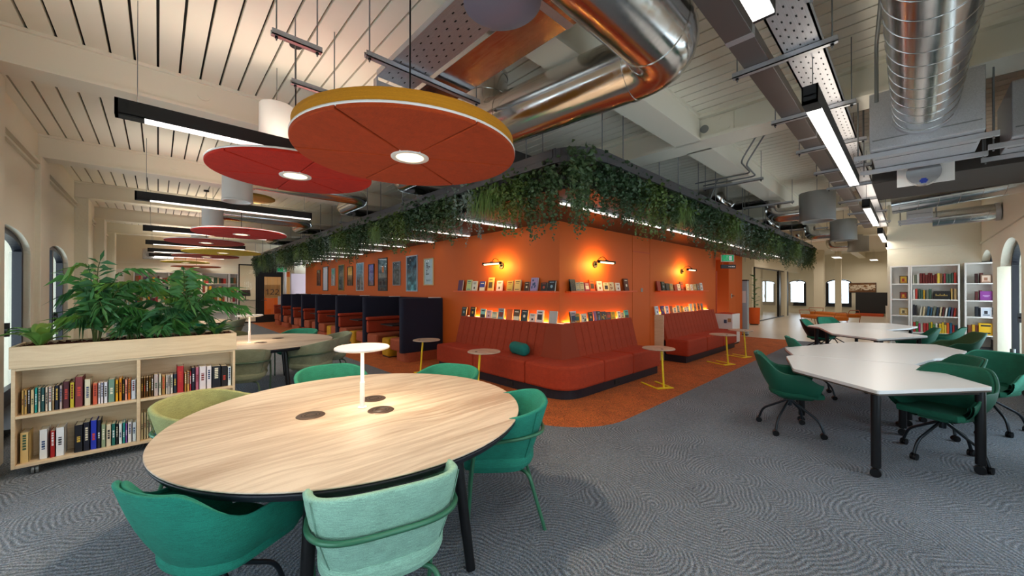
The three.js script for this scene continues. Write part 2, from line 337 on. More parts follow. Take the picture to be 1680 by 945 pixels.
// wall with the glazed lobby at the end of the left wing
{
  const w = structure('wall_back');
  mesh('plaster', [span(XL, 2.66, 0, CEIL, ZB - 0.2, ZB), span(2.66, 8, 2.72, CEIL, ZB - 0.2, ZB)].map(g => metric(g)), M.paint, w);
  mesh('rail', span(XL, 2.66, 2.6, 2.63, ZB, ZB + 0.012), M.beam, w);
  const r = structure('wall_lobby'); mesh('plaster', [span(XL, 8, 0, CEIL, -25.4, -25.2), span(1.4, 1.55, 0, CEIL, -25.2, ZB - 0.2), span(8, 8.2, 0, CEIL, -25.4, ZB)].map(g => metric(g)), M.paint, r);
  const win = structure('window_' + (++windowCount));
  mesh('window_frame', [span(2.66, 2.71, 0, 2.72, ZB - 0.1, ZB - 0.02), span(3.33, 3.38, 0, 2.72, ZB - 0.1, ZB - 0.02), span(2.66, 3.38, 2.66, 2.72, ZB - 0.1, ZB - 0.02), span(2.66, 3.38, 0, 0.06, ZB - 0.1, ZB - 0.02)], M.black, win);
  mesh('pane', span(2.71, 3.33, 0.06, 2.66, ZB - 0.065, ZB - 0.055), M.glass, win);
  const d = structure('door_1');
  mesh('door_frame', [span(3.38, 3.66, 0, 2.35, ZB - 0.1, ZB), span(4.36, 4.5, 0, 2.35, ZB - 0.1, ZB), span(3.66, 4.36, 2.16, 2.35, ZB - 0.1, ZB), span(3.66, 4.36, 0, 0.36, ZB - 0.1, ZB)], M.black, d);
  mesh('pane', span(3.66, 4.36, 0.36, 2.16, ZB - 0.06, ZB - 0.05), M.glass, d);
  mesh('handle', [span(3.5, 3.76, 1.03, 1.06, ZB + 0.03, ZB + 0.05), span(3.5, 3.53, 1.03, 1.06, ZB, ZB + 0.04)], M.steel, d);
  mesh('overpanel', [span(3.38, 4.5, 2.35, 2.72, ZB - 0.1, ZB - 0.05)], M.black, d);
  const p = structure('wall_partition'); mesh('panel', [rspan(4.5, CX + 0.6, 0, 2.3, -19.9, -19.75, 0.01)], std('#cbb8bd', 0.6), p); mesh('post', rspan(4.2, 4.3, 0, 2.35, -19.95, -19.7, 0.02), std('#cfc9c2', 0.5), p);
  // orange lobby wall seen through the door
  const lo = structure('wall_lobby_orange'); mesh('panel', [span(4.1, 8, 0, 1.15, -25.2, -25.1), span(4.1, 8, 2.3, 2.6, -25.2, -25.1)], M.orange, lo); mesh('upper_panel', span(4.1, 8, 1.15, 2.3, -25.2, -25.12), std('#d9ad74', 0.6), lo);
}
// orange core
{
  const w = structure('wall_core_left'); mesh('panel', metric(span(CX, CX + 0.2, 0, 2.72, CZ2, CZ - 0.2)), M.orange, w);
  mesh('skirting', span(CX - 0.012, CX, 0, 0.09, CZ2, CZ), M.orangeDeep, w);
  mesh('end_panel', metric(span(CX, 8, 0, 2.72, ZB, CZ2 - 1.9)), M.paint, w);
  const r = structure('wall_core_right');
  // panels with real joints between them
  for (const [a, b] of [[CX, 7.05], [7.062, 7.8], [7.812, 11.75]]) mesh('panel', metric(span(a, b, 0, 2.72, CZ - 0.2, CZ)), M.orange, r);
  mesh('joint_backing', span(CX + 0.2, 11.75, 0, 2.72, CZ - 0.26, CZ - 0.2), M.orangeDeep, r);
  mesh('panel_lip', span(7.062, 7.8, 2.33, 2.342, CZ, CZ + 0.006), M.orangeDeep, r);
  // recess with a red door side
  mesh('recess', [span(11.75, 11.85, 0, 2.72, CZ - 1.2, CZ), span(11.85, 13.0, 0, 2.72, CZ - 1.3, CZ - 1.2), span(11.75, 13.0, 2.5, 2.72, CZ - 1.2, CZ)], M.orange, r);
  for (const [a, b] of [[13.0, 13.7], [13.708, CX2]]) mesh('panel', metric(span(a, b, 0, 2.72, CZ - 1.3, CZ)), M.orange, r);
  const d = structure('door_2'); mesh('door_leaf', rspan(12.0, 12.06, 0.01, 2.1, CZ - 0.95, CZ - 0.03, 0.006), M.orangeDeep, d); mesh('pull_bar', bend([V(11.99, 0.75, CZ - 0.14), V(11.93, 0.75, CZ - 0.14), V(11.93, 1.75, CZ - 0.14), V(11.99, 1.75, CZ - 0.14)], 0.012, 24, 8, 0.03), M.orangeDeep, d);
  const e = structure('wall_core_end'); mesh('panel', metric(span(CX2 - 0.2, CX2, 0, 2.72, CZ2, CZ - 1.3)), M.orange, e);
  const t = structure('ceiling_core'); mesh('roof', span(CX, CX2, 2.725, 2.79, CZ2, CZ), M.soffit, t);
  const s = structure('wall_core_switches'); mesh('switch_plate', rspan(7.4, 7.48, 1.5, 1.58, CZ, CZ + 0.012, 0.004), std('#8e8580', 0.4), s);
  mesh('door_plate', rspan(13.2, 13.3, 1.28, 1.42, CZ, CZ + 0.012, 0.004), M.steel, s); mesh('lever', [rod(V(13.25, 1.35, CZ), V(13.25, 1.35, CZ + 0.06), 0.012), rod(V(13.25, 1.35, CZ + 0.05), V(13.37, 1.35, CZ + 0.05), 0.01)], M.blackMetal, s);
}
// dark soffit around the core
{
  const s = structure('ceiling_canopy');
  const R = 0.5, x0 = 3.2, z0 = -2.38, x1 = 16.2, z1 = -20.2;
  const o = roundPoly([[x0, z1], [x0, z0], [x1, z0], [x1, CZ - 0.02], [CX2 + 0.0, CZ - 0.02], [CX + 0.02, CZ - 0.02 - 0.0], [CX + 0.02, z1]].slice(0, 4).concat([[CX - 0.02 + 0.02, CZ - 0.001], [CX, z1]]), [0, R, 0, 0, 0, 0], 10);
  const g = plate(o, 0.06, 0); g.translate(0, 2.66, 0); mesh('soffit', g, M.soffit, s);
}
// far zone beyond the white floor
{
  const w = structure('wall_far');
  const g = arched('w', 16, [[8.8, 0.5, 0.5, 1.95, 2.2], [10.9, 0.62, 0.5, 1.95, 2.2], [5.5, 0.7, 0.5, 1.95, 2.2]]);
  g.rotateY(-PI / 2); g.translate(XE + 0.45, 0, -14); mesh('plaster', metric(g), M.paint, w);
  const e = structure('wall_far_side'); mesh('plaster', [span(FX, XE + 0.45, 0, CEIL, ZR + 0.2, ZR + 0.45), span(CX2, XE, 0, CEIL, -14.3, -14), span(20.3, 20.5, 0, CEIL, -14, -5.1), span(CX2, 20.3, 0, CEIL, -6.3, -6.1), span(20.3, XE, 2.62, CEIL, -5.1, -5.0), span(26.4, 26.9, 0, CEIL, -5.12, -4.98), span(26.6, 26.75, 0, CEIL, -14, -5.1)].map(q => metric(q)), M.paint, e);
  for (const [z, h] of [[-5.2, 0.5], [-3.1, 0.62], [-8.5, 0.7]]) archedWindow(XE + 0.2, z, -PI / 2, h, 0.5, 1.95, 2.2);
  const gw = structure('window_' + (++windowCount));
  mesh('window_frame', [span(20.5, 26.4, 0, 0.05, -5.08, -5.03), span(20.5, 26.4, 2.56, 2.62, -5.08, -5.03), span(20.5, 20.55, 0, 2.62, -5.08, -5.03), span(25.1, 25.5, 0, 2.62, -5.1, -5.0), span(26.9, 27.4, 0, 2.62, -5.1, -5.0)], M.blackMetal, gw);
  for (const [a, b] of [[20.55, 22.7], [22.72, 25.1], [27.4, 29.2], [29.22, XE]]) mesh('pane', span(a, b, 0.05, 2.56, -5.06, -5.05), M.glass, gw);
  for (const x of [22.0, 28.2]) { }
  const col = structure('wall_columns'); for (const [x, z, h] of [[27.3, -3.55, 0.22], [29.0, -2.9, 0.14]]) mesh('column', rspan(x - h, x + h, 0, CEIL, z - h, z + h, 0.01), M.paint, col);
}

// ================================================================ LAMPS
function areaLamp(parent, w, h, x, y, z, power, color, up = false) {
  const l = new THREE.RectAreaLight(color, power, w, h); l.position.set(x, y, z); l.rotation.x = up ? PI / 2 : -PI / 2; parent.add(l); return l;
}
// black linear pendant: lit underside, lit slot on top, two wires
function linearPendant(x0, x1, z, axisLabel, y = 2.85) {
  const upPower = z > -1 ? LED_UP * 0.3 : LED_UP;   // the right row hangs close under the cable tray
  const L = x1 - x0, t = thing('linear_pendant_light', axisLabel, 'pendant light', [(x0 + x1) / 2, y, z], 0, 'black linear pendant lights');
  mesh('housing', [span(-L / 2, L / 2, 0.012, 0.125, -0.045, -0.036), span(-L / 2, L / 2, 0.012, 0.125, 0.036, 0.045), span(-L / 2, -L / 2 + 0.02, 0.0, 0.125, -0.045, 0.045), span(L / 2 - 0.02, L / 2, 0.0, 0.125, -0.045, 0.045), span(-L / 2, -L / 2 + 0.16, 0.0, 0.02, -0.045, 0.045), span(-L / 2, L / 2, 0.05, 0.06, -0.04, 0.04)], M.black, t);
  mesh('led_diffuser', span(-L / 2 + 0.16, L / 2 - 0.02, 0.0, 0.02, -0.044, 0.044), M.ledLamp, t);
  mesh('led_uplight', span(-L / 2 + 0.1, L / 2 - 0.1, 0.1, 0.108, -0.034, 0.034), M.ledLamp, t);
  for (const s of [-1, 1]) mesh('wire', rod(V(s * (L / 2 - 0.12), 0.12, 0), V(s * (L / 2 - 0.12), CEIL - y, 0), 0.003, 6), M.greyMetal, t);
  areaLamp(t, L - 0.2, 0.08, 0, -0.008, 0, LED_POWER, '#fff8ee');
  areaLamp(t, L - 0.22, 0.066, 0, 0.115, 0, upPower, '#fff0dc', true);
  return t;
}
const pendants = [
  [-0.24, 2.15, -4.07, 'long black linear pendant light closest to camera, half behind the large red disc'],
  [-0.25, 2.08, -7.68, 'second black linear pendant light from camera in the left wing'],
  [-0.25, 2.08, -11.6, 'third black linear pendant light from camera in the left wing'],
  [-0.27, 2.08, -15.0, 'fourth black linear pendant light from camera in the left wing'],
  [-0.27, 2.08, -17.9, 'fifth black linear pendant light from camera in the left wing'],
  [-0.27, 2.08, -20.3, 'farthest black linear pendant light in front of the back wall bookcases'],
  [-0.6, 2.12, -0.478, 'linear pendant light cut off by the top edge of the photo'],
  [3.3, 6.36, -0.478, 'longest bright linear pendant light beside the perforated cable tray on the right'],
  [8.1, 10.7, -0.478, 'linear pendant light right behind the longest one in the right wing'],
  [12.1, 14.6, -0.478, 'third linear pendant light in the row of the right wing'],
  [16.2, 18.8, -0.478, 'small farthest linear pendant light in the row of the right wing'],
];
for (const p of pendants) linearPendant(...p);
// two more behind the camera light the corner the camera stands in
// canopy strip lights under the dark soffit
function canopyStrip(x, z, L, along, label) {
  const t = thing('strip_light', label, 'strip light', [x, 2.66, z], along === 'x' ? 0 : PI / 2, 'strip lights under the dark canopy');
  mesh('body', span(-L / 2, L / 2, -0.03, 0, -0.03, 0.03), M.white, t);
  mesh('led_diffuser', rspan(-L / 2 + 0.01, L / 2 - 0.01, -0.045, -0.03, -0.026, 0.026, 0.006), M.ledLamp, t);
  areaLamp(t, L - 0.04, 0.05, 0, -0.05, 0, CANOPY_POWER, '#fff1e6');
}
const crossZ = [-4.75, -6.1, -7.45, -8.8, -10.15, -11.5, -12.85, -14.2, -15.55, -16.9];
crossZ.forEach((z, i) => canopyStrip(3.95, z, 1.25, 'x', `white strip light across the soffit above the booths, ${ordinal(i)} from the orange corner`));
for (let i = 0; i < 8; i++) canopyStrip(4.3 + i * 1.5, -2.98, 1.32, 'x', `white strip light behind the right run of trailing plants, ${ordinal(i)} from the corner`);

// felt disc lamps
function discLamp(x, z, R, y, face, rim, label, power) {
  const H = face === rim ? 0.034 : 0.108;   // only the near lamp has the deep mustard rim
  const t = thing('disc_pendant_lamp', label, 'pendant lamp', [x, y, z], 0);
  const N = 6, top = [];
  mesh('felt_rim', lathe([[R * 0.97, 0.012], [R * 0.985, H * 0.5], [R * 0.985, H - 0.008], [R * 0.96, H], [0.01, H]], 72), M.felt(rim), t);
  mesh('white_edge', lathe([[R - 0.012, 0.012], [R + 0.002, 0.012], [R + 0.002, 0.026], [R - 0.012, 0.026]], 72), M.white, t);
  // underside in six pie pieces with a sewn groove between them
  const a = 2 * PI / N, gap = 0.006, fm = M.felt(face);
  const sec = new THREE.Shape();
  sec.absarc(0, 0, R, 0.009, a - 0.009, false); sec.absarc(0, 0, 0.1, a - 0.03, 0.03, true); sec.closePath();
  const sg = metric(new THREE.ExtrudeGeometry(sec, { depth: 0.012, bevelEnabled: true, bevelSize: 0.008, bevelThickness: 0.008, bevelOffset: -0.008, bevelSegments: 3, curveSegments: 20 }).rotateX(PI / 2).translate(0, 0.012, 0));
  for (let k = 0; k < N; k++) { const s = mesh('felt_sector', sg, fm, t); s.rotation.y = k * a + 0.55; }
  mesh('backing', cyl(R * 0.98, R * 0.98, 0.006, 0, 0.016, 0, 64), std('#57140b', 0.95), t);
  mesh('lamp_ring', lathe([[0.094, -0.012], [0.128, -0.014], [0.13, 0.004], [0.094, 0.004]], 32), M.white, t);
  mesh('lamp_glow', cyl(0.098, 0.098, 0.006, 0, -0.009, 0, 32), M.warmLamp, t);
  mesh('cord', rod(V(0, H - 0.01, 0), V(0, CEIL - y, 0), 0.006, 6), M.black, t);
  mesh('ceiling_rose', cyl(0.05, 0.05, 0.03, 0, CEIL - y - 0.015, 0, 20), M.black, t);
  const l = new THREE.SpotLight('#ffe4c0', power, 0, 1.25, 0.5, 2); l.position.set(0, -0.02, 0); l.target.position.set(0, -1, 0); l.shadow.radius = 4; l.castShadow = true; t.add(l, l.target);
  return t;
}
discLamp(1.275, -2.39, 0.73, 2.48, '#c04406', '#dd9310', 'large dark orange felt disc lamp with mustard rim above the round table', DISC_POWER);
discLamp(0.896, -3.79, 0.641, 2.58, '#d32504', '#d32504', 'bright red felt disc lamp directly behind the large mustard rimmed one', DISC_POWER);
discLamp(1.09, -8.27, 0.7, 2.55, '#d4230f', '#d4230f', 'red felt disc lamp hanging from a long black cord in mid left wing', DISC_POWER * 0.6);
discLamp(0.78, -10.8, 0.7, 2.6, '#b5321f', '#b5321f', 'brick red felt disc lamp left of the large yellow disc', DISC_POWER * 0.6);
discLamp(1.22, -12.18, 0.82, 2.5, '#e5bd10', '#e5bd10', 'large yellow felt disc lamp in the left wing', DISC_POWER * 0.6);
discLamp(1.07, -14.66, 0.8, 2.55, '#b8421f', '#b8421f', 'brownish orange felt disc lamp under the large yellow disc', DISC_POWER * 0.6);
discLamp(0.74, -18.35, 0.7, 2.55, '#e5bd10', '#e5bd10', 'small looking distant yellow felt disc lamp before the bookcases', DISC_POWER * 0.6);
discLamp(1.15, -20.2, 0.8, 2.48, '#e0652a', '#e0652a', 'farthest pale orange felt disc lamp, lowest in the photo', DISC_POWER * 0.6);
{ const t = thing('acoustic_disc', 'small mustard felt disc high above the mid red disc lamp', 'acoustic disc', [1.08, 3.02, -7.36]);
  mesh('felt', lathe([[0.01, 0], [0.33, 0], [0.35, 0.012], [0.35, 0.03], [0.33, 0.04], [0.01, 0.04]], 48), M.felt('#a8862f'), t); mesh('cord', rod(V(0, 0.04, 0), V(0, CEIL - 3.0, 0), 0.005, 6), M.black, t); }

// picture lights over the display shelves
function pictureLight(pos, turn, label) {
  const t = thing('picture_light', label, 'wall lamp', pos, turn);   // local +z points away from the wall, local x along it
  mesh('wall_plate', T(cyl(0.06, 0.06, 0.02, 0, 0, 0, 28), 0, 0, 0.011, 0, PI / 2), M.blackMetal, t);
  mesh('arm', bend([V(0, 0.02, 0.02), V(0, 0.1, 0.08), V(0, 0.14, 0.18), V(0, 0.06, 0.25)], 0.006, 30, 8, 0.06), M.blackMetal, t);
  mesh('hinge', [rod(V(0, 0.0, 0.02), V(0, 0.0, 0.06), 0.018, 12), box(0.06, 0.03, 0.03, 0, 0.05, 0.25)], M.blackMetal, t);
  mesh('shade', [T(new THREE.CylinderGeometry(0.024, 0.024, 0.46, 16, 1, false, 0, PI), 0, 0.03, 0.25, 0, 0, PI / 2), box(0.02, 0.05, 0.05, -0.24, 0.03, 0.25), box(0.02, 0.05, 0.05, 0.24, 0.03, 0.25)], M.blackMetal, t);
  mesh('lamp_tube', T(cyl(0.016, 0.016, 0.44, 0, 0, 0, 14), 0, 0.02, 0.245, 0, 0, PI / 2), M.warmLamp, t);
  const l = new THREE.RectAreaLight('#ffc65a', PICTURE_POWER * 10, 0.42, 0.035); l.position.set(0, 0.0, 0.225); l.lookAt(0, -0.05, 0.0); t.add(l);
  const q = l.rotation; l.rotation.set(-0.2, 0, 0); // faces the wall, tilted down
  return t;
}
pictureLight([CX - 0.001, 2.0, -5.3], -PI / 2, 'lit picture light over the bookshelf left of the orange corner');
pictureLight([5.72, 2.0, CZ + 0.001], 0, 'lit picture light over the bookshelf right of the orange corner');
pictureLight([9.45, 2.0, CZ + 0.001], 0, 'picture light above the shelf of the far red sofa');

// ================================================================ FURNITURE
// chair shell: a U in plan, lofted from a lower to an upper outline; the chair looks to local +z
function shell(o) {
  const { at, bt, ab, bb, arm, armB, yB, yArm, yBack, th, lean, pw = 1, dip = 0, flare = 0 } = o;
  const plan = (s, a, b, L, lz) => {   // s in [-1,1]
    const k = Math.abs(s), sg = Math.sign(s), q = 0.66;
    if (k <= q) { const t = k / q * PI / 2; const sx = Math.pow(Math.sin(t), o.sq ?? 0.8), cz = Math.pow(Math.cos(t), o.sq ?? 0.8); return [sg * a * sx, -b * cz - lz * Math.max(0, Math.cos(t))]; }
    const e = (k - q) / (1 - q); return [sg * a * (1 - 0.05 * e), L * e];
  };
  const NS = 44, prof = 16;
  return grid(NS, prof, (u, v) => {
    const s = u * 2 - 1, k = Math.abs(s);
    const yT = yArm + (yBack - yArm) * (o.dome ? 1 - Math.pow(k, 1.9) : 1 - smooth(o.h0 ?? 0.25, o.h1 ?? 0.9, k)) - dip * smooth(0.75, 1, k);
    const j = Math.round(v * prof);
    // 0..8 outer from bottom to top, 9..11 over the rim, 12..16 inner down
    let f, off;
    if (j <= 9) { f = Math.pow(j / 9, 1.5); off = 0; } else if (j <= 11) { f = 1; off = (j - 9) / 3; } else { f = 1 - (j - 12) / 4 * 0.8; off = 1; }
    const ft = Math.pow(f, pw), y = yB + (yT - yB) * f + (j === 10 || j === 11 ? th * 0.28 : 0);
    const bulge = Math.sin(f * PI) * (o.bulge ?? 0.015);
    const a = ab + (at - ab) * ft + bulge - th * off, b = bb + (bt - bb) * ft + bulge - th * off;
    const L = armB + (arm - armB) * ft;
    const [x, z] = plan(s, a, b, L, lean * f * f);
    return V(x, y, z);
  });
}
function capEnds(g) { return g; }
function seatShape(a, b, L) { const p = []; for (let k = 0; k <= 24; k++) { const t = PI + k / 24 * PI; p.push([a * Math.sign(Math.cos(t)) * Math.pow(Math.abs(Math.cos(t)), 0.8), b * Math.sign(Math.sin(t)) * Math.pow(Math.abs(Math.sin(t)), 0.8)]); } p.push([a * 0.97, L * 0.8], [a * 0.86, L], [-a * 0.86, L], [-a * 0.97, L * 0.8]); return p; }
const lift = (g, y) => { g.translate(0, y, 0); return g; };
// upholstered tub chair with a tube wrapped round the back



function metricSmooth(g) { // keeps smooth normals
  g.computeVertexNormals(); return metric(g);
}
const tubGeo = metricSmooth(shell({ at: 0.315, bt: 0.27, ab: 0.21, bb: 0.175, arm: 0.24, armB: 0.2, yB: 0.36, yArm: 0.65, yBack: 0.79, th: 0.036, lean: 0.05, dome: true, sq: 0.66 }));
const tubUnder = metric(lift(plate(seatShape(0.2, 0.166, 0.19), 0.05, 0.015), 0.348));
const tubSeat = metric(lift(plate(seatShape(0.262, 0.225, 0.25), 0.09, 0.03), 0.385));
const bandPts = [];
for (let k = 0; k <= 28; k++) { const s = -1 + k / 14, q = 0.66, ab = Math.abs(s) * 0.97, sg = Math.sign(s), a = 0.299, b = 0.262; let x, z; if (ab <= q) { const t = ab / q * PI / 2; x = sg * a * Math.pow(Math.sin(t), 0.6); z = -b * Math.pow(Math.cos(t), 0.6) - 0.02; } else { const e = (ab - q) / (1 - q); x = sg * a * (1 - 0.05 * e); z = 0.2 * e - 0.02 * (1 - e); } bandPts.push(V(x, 0.62 - 0.05 * smooth(0.4, 1, ab), z)); }
const bandGeo = new THREE.TubeGeometry(new THREE.CatmullRomCurve3(bandPts), 60, 0.012, 8);
const seamGeo = [-1, 1].map(sg => { const pts = []; for (let k = 0; k <= 10; k++) { const f = k / 10, t = 0.42 / 0.66 * PI / 2, a = 0.21 + 0.105 * f + 0.015 * Math.sin(f * PI) + 0.001, b = 0.175 + 0.095 * f + 0.015 * Math.sin(f * PI) + 0.001; pts.push(V(sg * a * Math.pow(Math.sin(t), 0.6), 0.37 + 0.4 * f, -b * Math.pow(Math.cos(t), 0.6) - 0.05 * f * f * Math.cos(t))); } return new THREE.TubeGeometry(new THREE.CatmullRomCurve3(pts), 16, 0.0025, 5); });
function tubChair(name, label, fab, tube, pos, turn, group) {
  const t = thing(name, label, 'chair', pos, turn, group);
  mesh('backrest', tubGeo, fab, t); mesh('underside', tubUnder, fab, t); mesh('seat', tubSeat, fab, t);
  mesh('back_tube', bandGeo, tube, t); for (const g of seamGeo) mesh('seam', g, fab, t);
  for (const [x, z] of [[-1, 1], [1, 1], [-1, -1], [1, -1]]) mesh('leg', z > 0 ? bend([V(x * 0.287, 0.572, 0.18), V(x * 0.29, 0.4, 0.2), V(x * 0.27, 0, 0.23)], 0.012, 20, 8, 0.06) : bend([V(x * 0.12, 0.35, -0.1), V(x * 0.2, 0.345, -0.17), V(x * 0.25, 0, -0.27)], 0.012, 24, 8, 0.05), tube, t);
  return t;
}
// swivel shell chair on a four-arm castor base
const shellOpt = { at: 0.31, bt: 0.26, ab: 0.12, bb: 0.11, arm: 0.25, armB: 0.16, yB: 0.37, yArm: 0.66, yBack: 0.83, th: 0.02, lean: 0.075, h0: 0.22, h1: 0.62, pw: 0.62, dip: 0.09, bulge: 0.03 };
const shellGeo = metricSmooth(shell(shellOpt));
const shellPad = metricSmooth(shell({ ...shellOpt, at: 0.288, bt: 0.238, ab: 0.11, bb: 0.1, yB: 0.43, yArm: 0.645, yBack: 0.822, th: 0.022 }));
const shellUnder = metric(lift(plate(seatShape(0.118, 0.108, 0.16), 0.03, 0.01), 0.365));
const shellSeat = metric(lift(plate(seatShape(0.235, 0.19, 0.27), 0.06, 0.02), 0.41));
function castor(parent, x, z, mat, r = 0.028, name = 'castor') {
  return mesh(name, [T(cyl(r, r, 0.016, 0, 0, 0, 16), x - 0.012, r, z, 0, 0, PI / 2), T(cyl(r, r, 0.016, 0, 0, 0, 16), x + 0.012, r, z, 0, 0, PI / 2), T(new THREE.CylinderGeometry(r + 0.004, r + 0.004, 0.044, 14, 1, false, PI / 2, PI), x, r, z, 0, 0, PI / 2), rod(V(x, r, z), V(x, r * 2.6, z), 0.01, 8)], mat, parent);
}
function swivelChair(label, pos, turn, group, cover = M.greenPad, out = M.greenShell, baseTurn = 0.4) {
  const t = thing('swivel_chair', label, 'chair', pos, turn, group);
  mesh('shell', shellGeo, out, t); mesh('inner_pad', shellPad, cover, t); mesh('underside', shellUnder, out, t); mesh('seat', shellSeat, cover, t);
  mesh('column', [cyl(0.024, 0.024, 0.12, 0, 0.335, 0, 14), cyl(0.05, 0.06, 0.03, 0, 0.355, 0, 18)], M.baseTube, t);
  for (let k = 0; k < 4; k++) {
    const a = baseTurn + k * PI / 2, c = Math.cos(a), s = Math.sin(a);
    const leg = mesh('leg', bend([V(0.015 * c, 0.335, 0.015 * s), V(0.27 * c, 0.175, 0.27 * s), V(0.31 * c, 0.06, 0.31 * s)], 0.0125, 24, 8, 0.07), M.baseTube, t);
    castor(leg, 0.31 * c, 0.31 * s, M.blackMetal);
  }
  return t;
}
// round oak table
function roundTable(label, x, z, R, lampLabel, sockets = true) {
  const t = thing('round_table', label, 'table', [x, 0, z]);
  mesh('tabletop', metric(lathe([[0.001, 0.74], [R - 0.004, 0.74], [R, 0.736], [R, 0.732], [0.001, 0.732]], 96), 1), M.oak, t);
  mesh('edge_band', lathe([[R - 0.3, 0.7315], [R - 0.002, 0.7315], [R - 0.002, 0.715], [R - 0.02, 0.69], [R - 0.06, 0.68], [R - 0.3, 0.68]], 96), M.navyEdge, t);
  mesh('underframe', [cyl(R * 0.62, R * 0.62, 0.03, 0, 0.7, 0, 48)], M.black, t);
  for (let k = 0; k < 4; k++) { const a = [1.3, 2.21, 4.44, 5.35][k], c = Math.cos(a), s = Math.sin(a); mesh('leg', rod(V(R * 0.87 * c, 0, R * 0.87 * s), V(R * 0.76 * c, 0.7, R * 0.76 * s), 0.026, 16, 0.034), M.blackMetal, t); }
  return t;
}
const TB = [1.017, -2.573];
roundTable('large round oak table with dark edge in the foreground', TB[0], TB[1], 1.07);
roundTable('round oak table behind the planter bookcase, nearest to the booths', 1.12, -7.0, 1.07);
roundTable('distant round oak table seen through the planter leaves', 0.35, -12.4, 1.07);
const bronze = std('#5b4a40', 0.35, { metalness: 0.6 });
function socketDisc(x, y, z, label) {
  const t = thing('socket_disc', label, 'power socket', [x, y, z], rr(0, 6), 'round flush sockets in the oak tables');
  mesh('lid', lathe([[0.001, 0.004], [0.066, 0.004], [0.07, 0.002], [0.08, 0.004], [0.085, 0.0]], 36), bronze, t);
  mesh('slot', [lathe([[0.03, 0.0045], [0.034, 0.007], [0.038, 0.0045]], 28), lathe([[0.05, 0.0045], [0.053, 0.006], [0.056, 0.0045]], 28)], std('#2b2320', 0.5), t);
}
function tableLamp(x, z, turn, label) {
  const t = thing('table_lamp', label, 'table lamp', [x, 0.741, z], turn);
  const wm = std('#efe6e2', 0.4);
  mesh('base', lathe([[0.001, 0.006], [0.028, 0.006], [0.03, 0], [0.001, 0]].reverse(), 24), wm, t);
  mesh('pole', [cyl(0.0155, 0.0155, 0.17, 0, 0.09, 0, 18), cyl(0.012, 0.012, 0.26, 0, 0.28, 0, 18)], wm, t);
  const h = mesh('lamp_head', lathe([[0.001, 0.42], [0.17, 0.42], [0.178, 0.414], [0.178, 0.405], [0.165, 0.4], [0.001, 0.4]].reverse(), 48), wm, t);
  mesh('lamp_diffuser', cyl(0.15, 0.15, 0.004, 0, 0.399, 0, 40), M.warmLamp, t);
  const l = new THREE.SpotLight('#ffe6c6', 2.4, 0, 1.2, 0.6, 2); l.position.set(0, 0.392, 0); l.target.position.set(0, 0, 0); l.shadow.radius = 5; l.castShadow = true; t.add(l, l.target);
}
tableLamp(TB[0] + 0.005, TB[1] - 0.01, 0, 'white table lamp with flat disc head in middle of the foreground table');
socketDisc(0.715, 0.741, -2.645, 'round bronze socket left of the lamp on the foreground table');
socketDisc(1.09, 0.741, -2.44, 'round bronze socket right of the lamp on the foreground table');
socketDisc(1.165, 0.741, -2.73, 'round bronze socket behind the lamp on the foreground table');
tableLamp(1.02, -6.95, 0, 'white table lamp with flat disc head on table behind planter bookcase');
socketDisc(1.14, 0.741, -6.8, 'round bronze socket at the lamp foot on the table behind the planter');
socketDisc(1.45, 0.741, -7.2, 'round bronze socket in middle of the table behind the planter');
// six seats round the near table, each looking to its middle
const seatAt = (cx, cz, dx, dz, r) => { const L = Math.hypot(dx, dz), x = cx + dx / L * r, z = cz + dz / L * r; return [[x, 0, z], Math.atan2(-dx, -dz)]; };
{
  let s = seatAt(...TB, -0.33, 1.115, 0.98); tubChair('tub_chair', 'pale mint upholstered tub chair with green tube round its back', M.mint, M.greenTube, ...s);
  s = seatAt(...TB, 0.9, 0.71, 0.95); tubChair('tub_chair', 'teal green tub chair at the right side of the foreground table', M.greenC, M.greenTube, ...s);
  s = seatAt(...TB, 1.15, -0.55, 1.02); tubChair('tub_chair', 'green tub chair behind the foreground table, in front of the red sofa', M.greenD, M.greenTube, ...s);
  s = seatAt(...TB, 0.214, -1.385, 1.16); tubChair('tub_chair', 'green tub chair behind the table lamp of the foreground table', M.greenD, M.greenTube, ...s);
  s = seatAt(...TB, -0.86, -0.95, 1.06); tubChair('tub_chair', 'pale sage tub chair between foreground table and planter bookcase', M.sage, M.greenTube, ...s);
  s = seatAt(...TB, -0.97, 0.52, 0.93); const front = swivelChair('teal upholstered swivel chair tucked under left front of foreground table', ...s, undefined, M.greenA, M.greenA, 0.15); front.scale.setScalar(0.95);
}
{
  const C2 = [1.12, -7.0], g = 'chairs round the second table';
  let s = seatAt(...C2, 0.75, 1.0, 1.0); tubChair('tub_chair', 'sage and olive tub chair with dark tube at front of second table', M.olive, M.oliveTube, ...s, g);
  s = seatAt(...C2, 1.25, 0.1, 1.08); tubChair('tub_chair', 'olive tub chair at right of second table, towards the booths', M.olive, M.oliveTube, ...s, g);
  s = seatAt(...C2, -0.35, 1.1, 1.02); tubChair('tub_chair', 'olive tub chair half hidden behind the right end of planter bookcase', M.olive, M.oliveTube, ...s, g);
  s = seatAt(...C2, 0.9, -1.0, 1.15); tubChair('tub_chair', 'green tub chair at far side of second table', M.greenD, M.oliveTube, ...s, g);
  s = seatAt(...C2, -0.2, -1.25, 1.2); tubChair('tub_chair', 'dark olive tub chair behind the lamp on second table', fabric('#55552f'), M.oliveTube, ...s, g);
  const C3 = [0.35, -12.4];
  s = seatAt(...C3, 1, 0.5, 1.1); tubChair('tub_chair', 'olive tub chair at the distant oak table', M.olive, M.oliveTube, ...s);
  s = seatAt(...C3, 0.1, 1, 1.1); tubChair('tub_chair', 'green tub chair at the distant oak table', M.greenD, M.oliveTube, ...s);
}
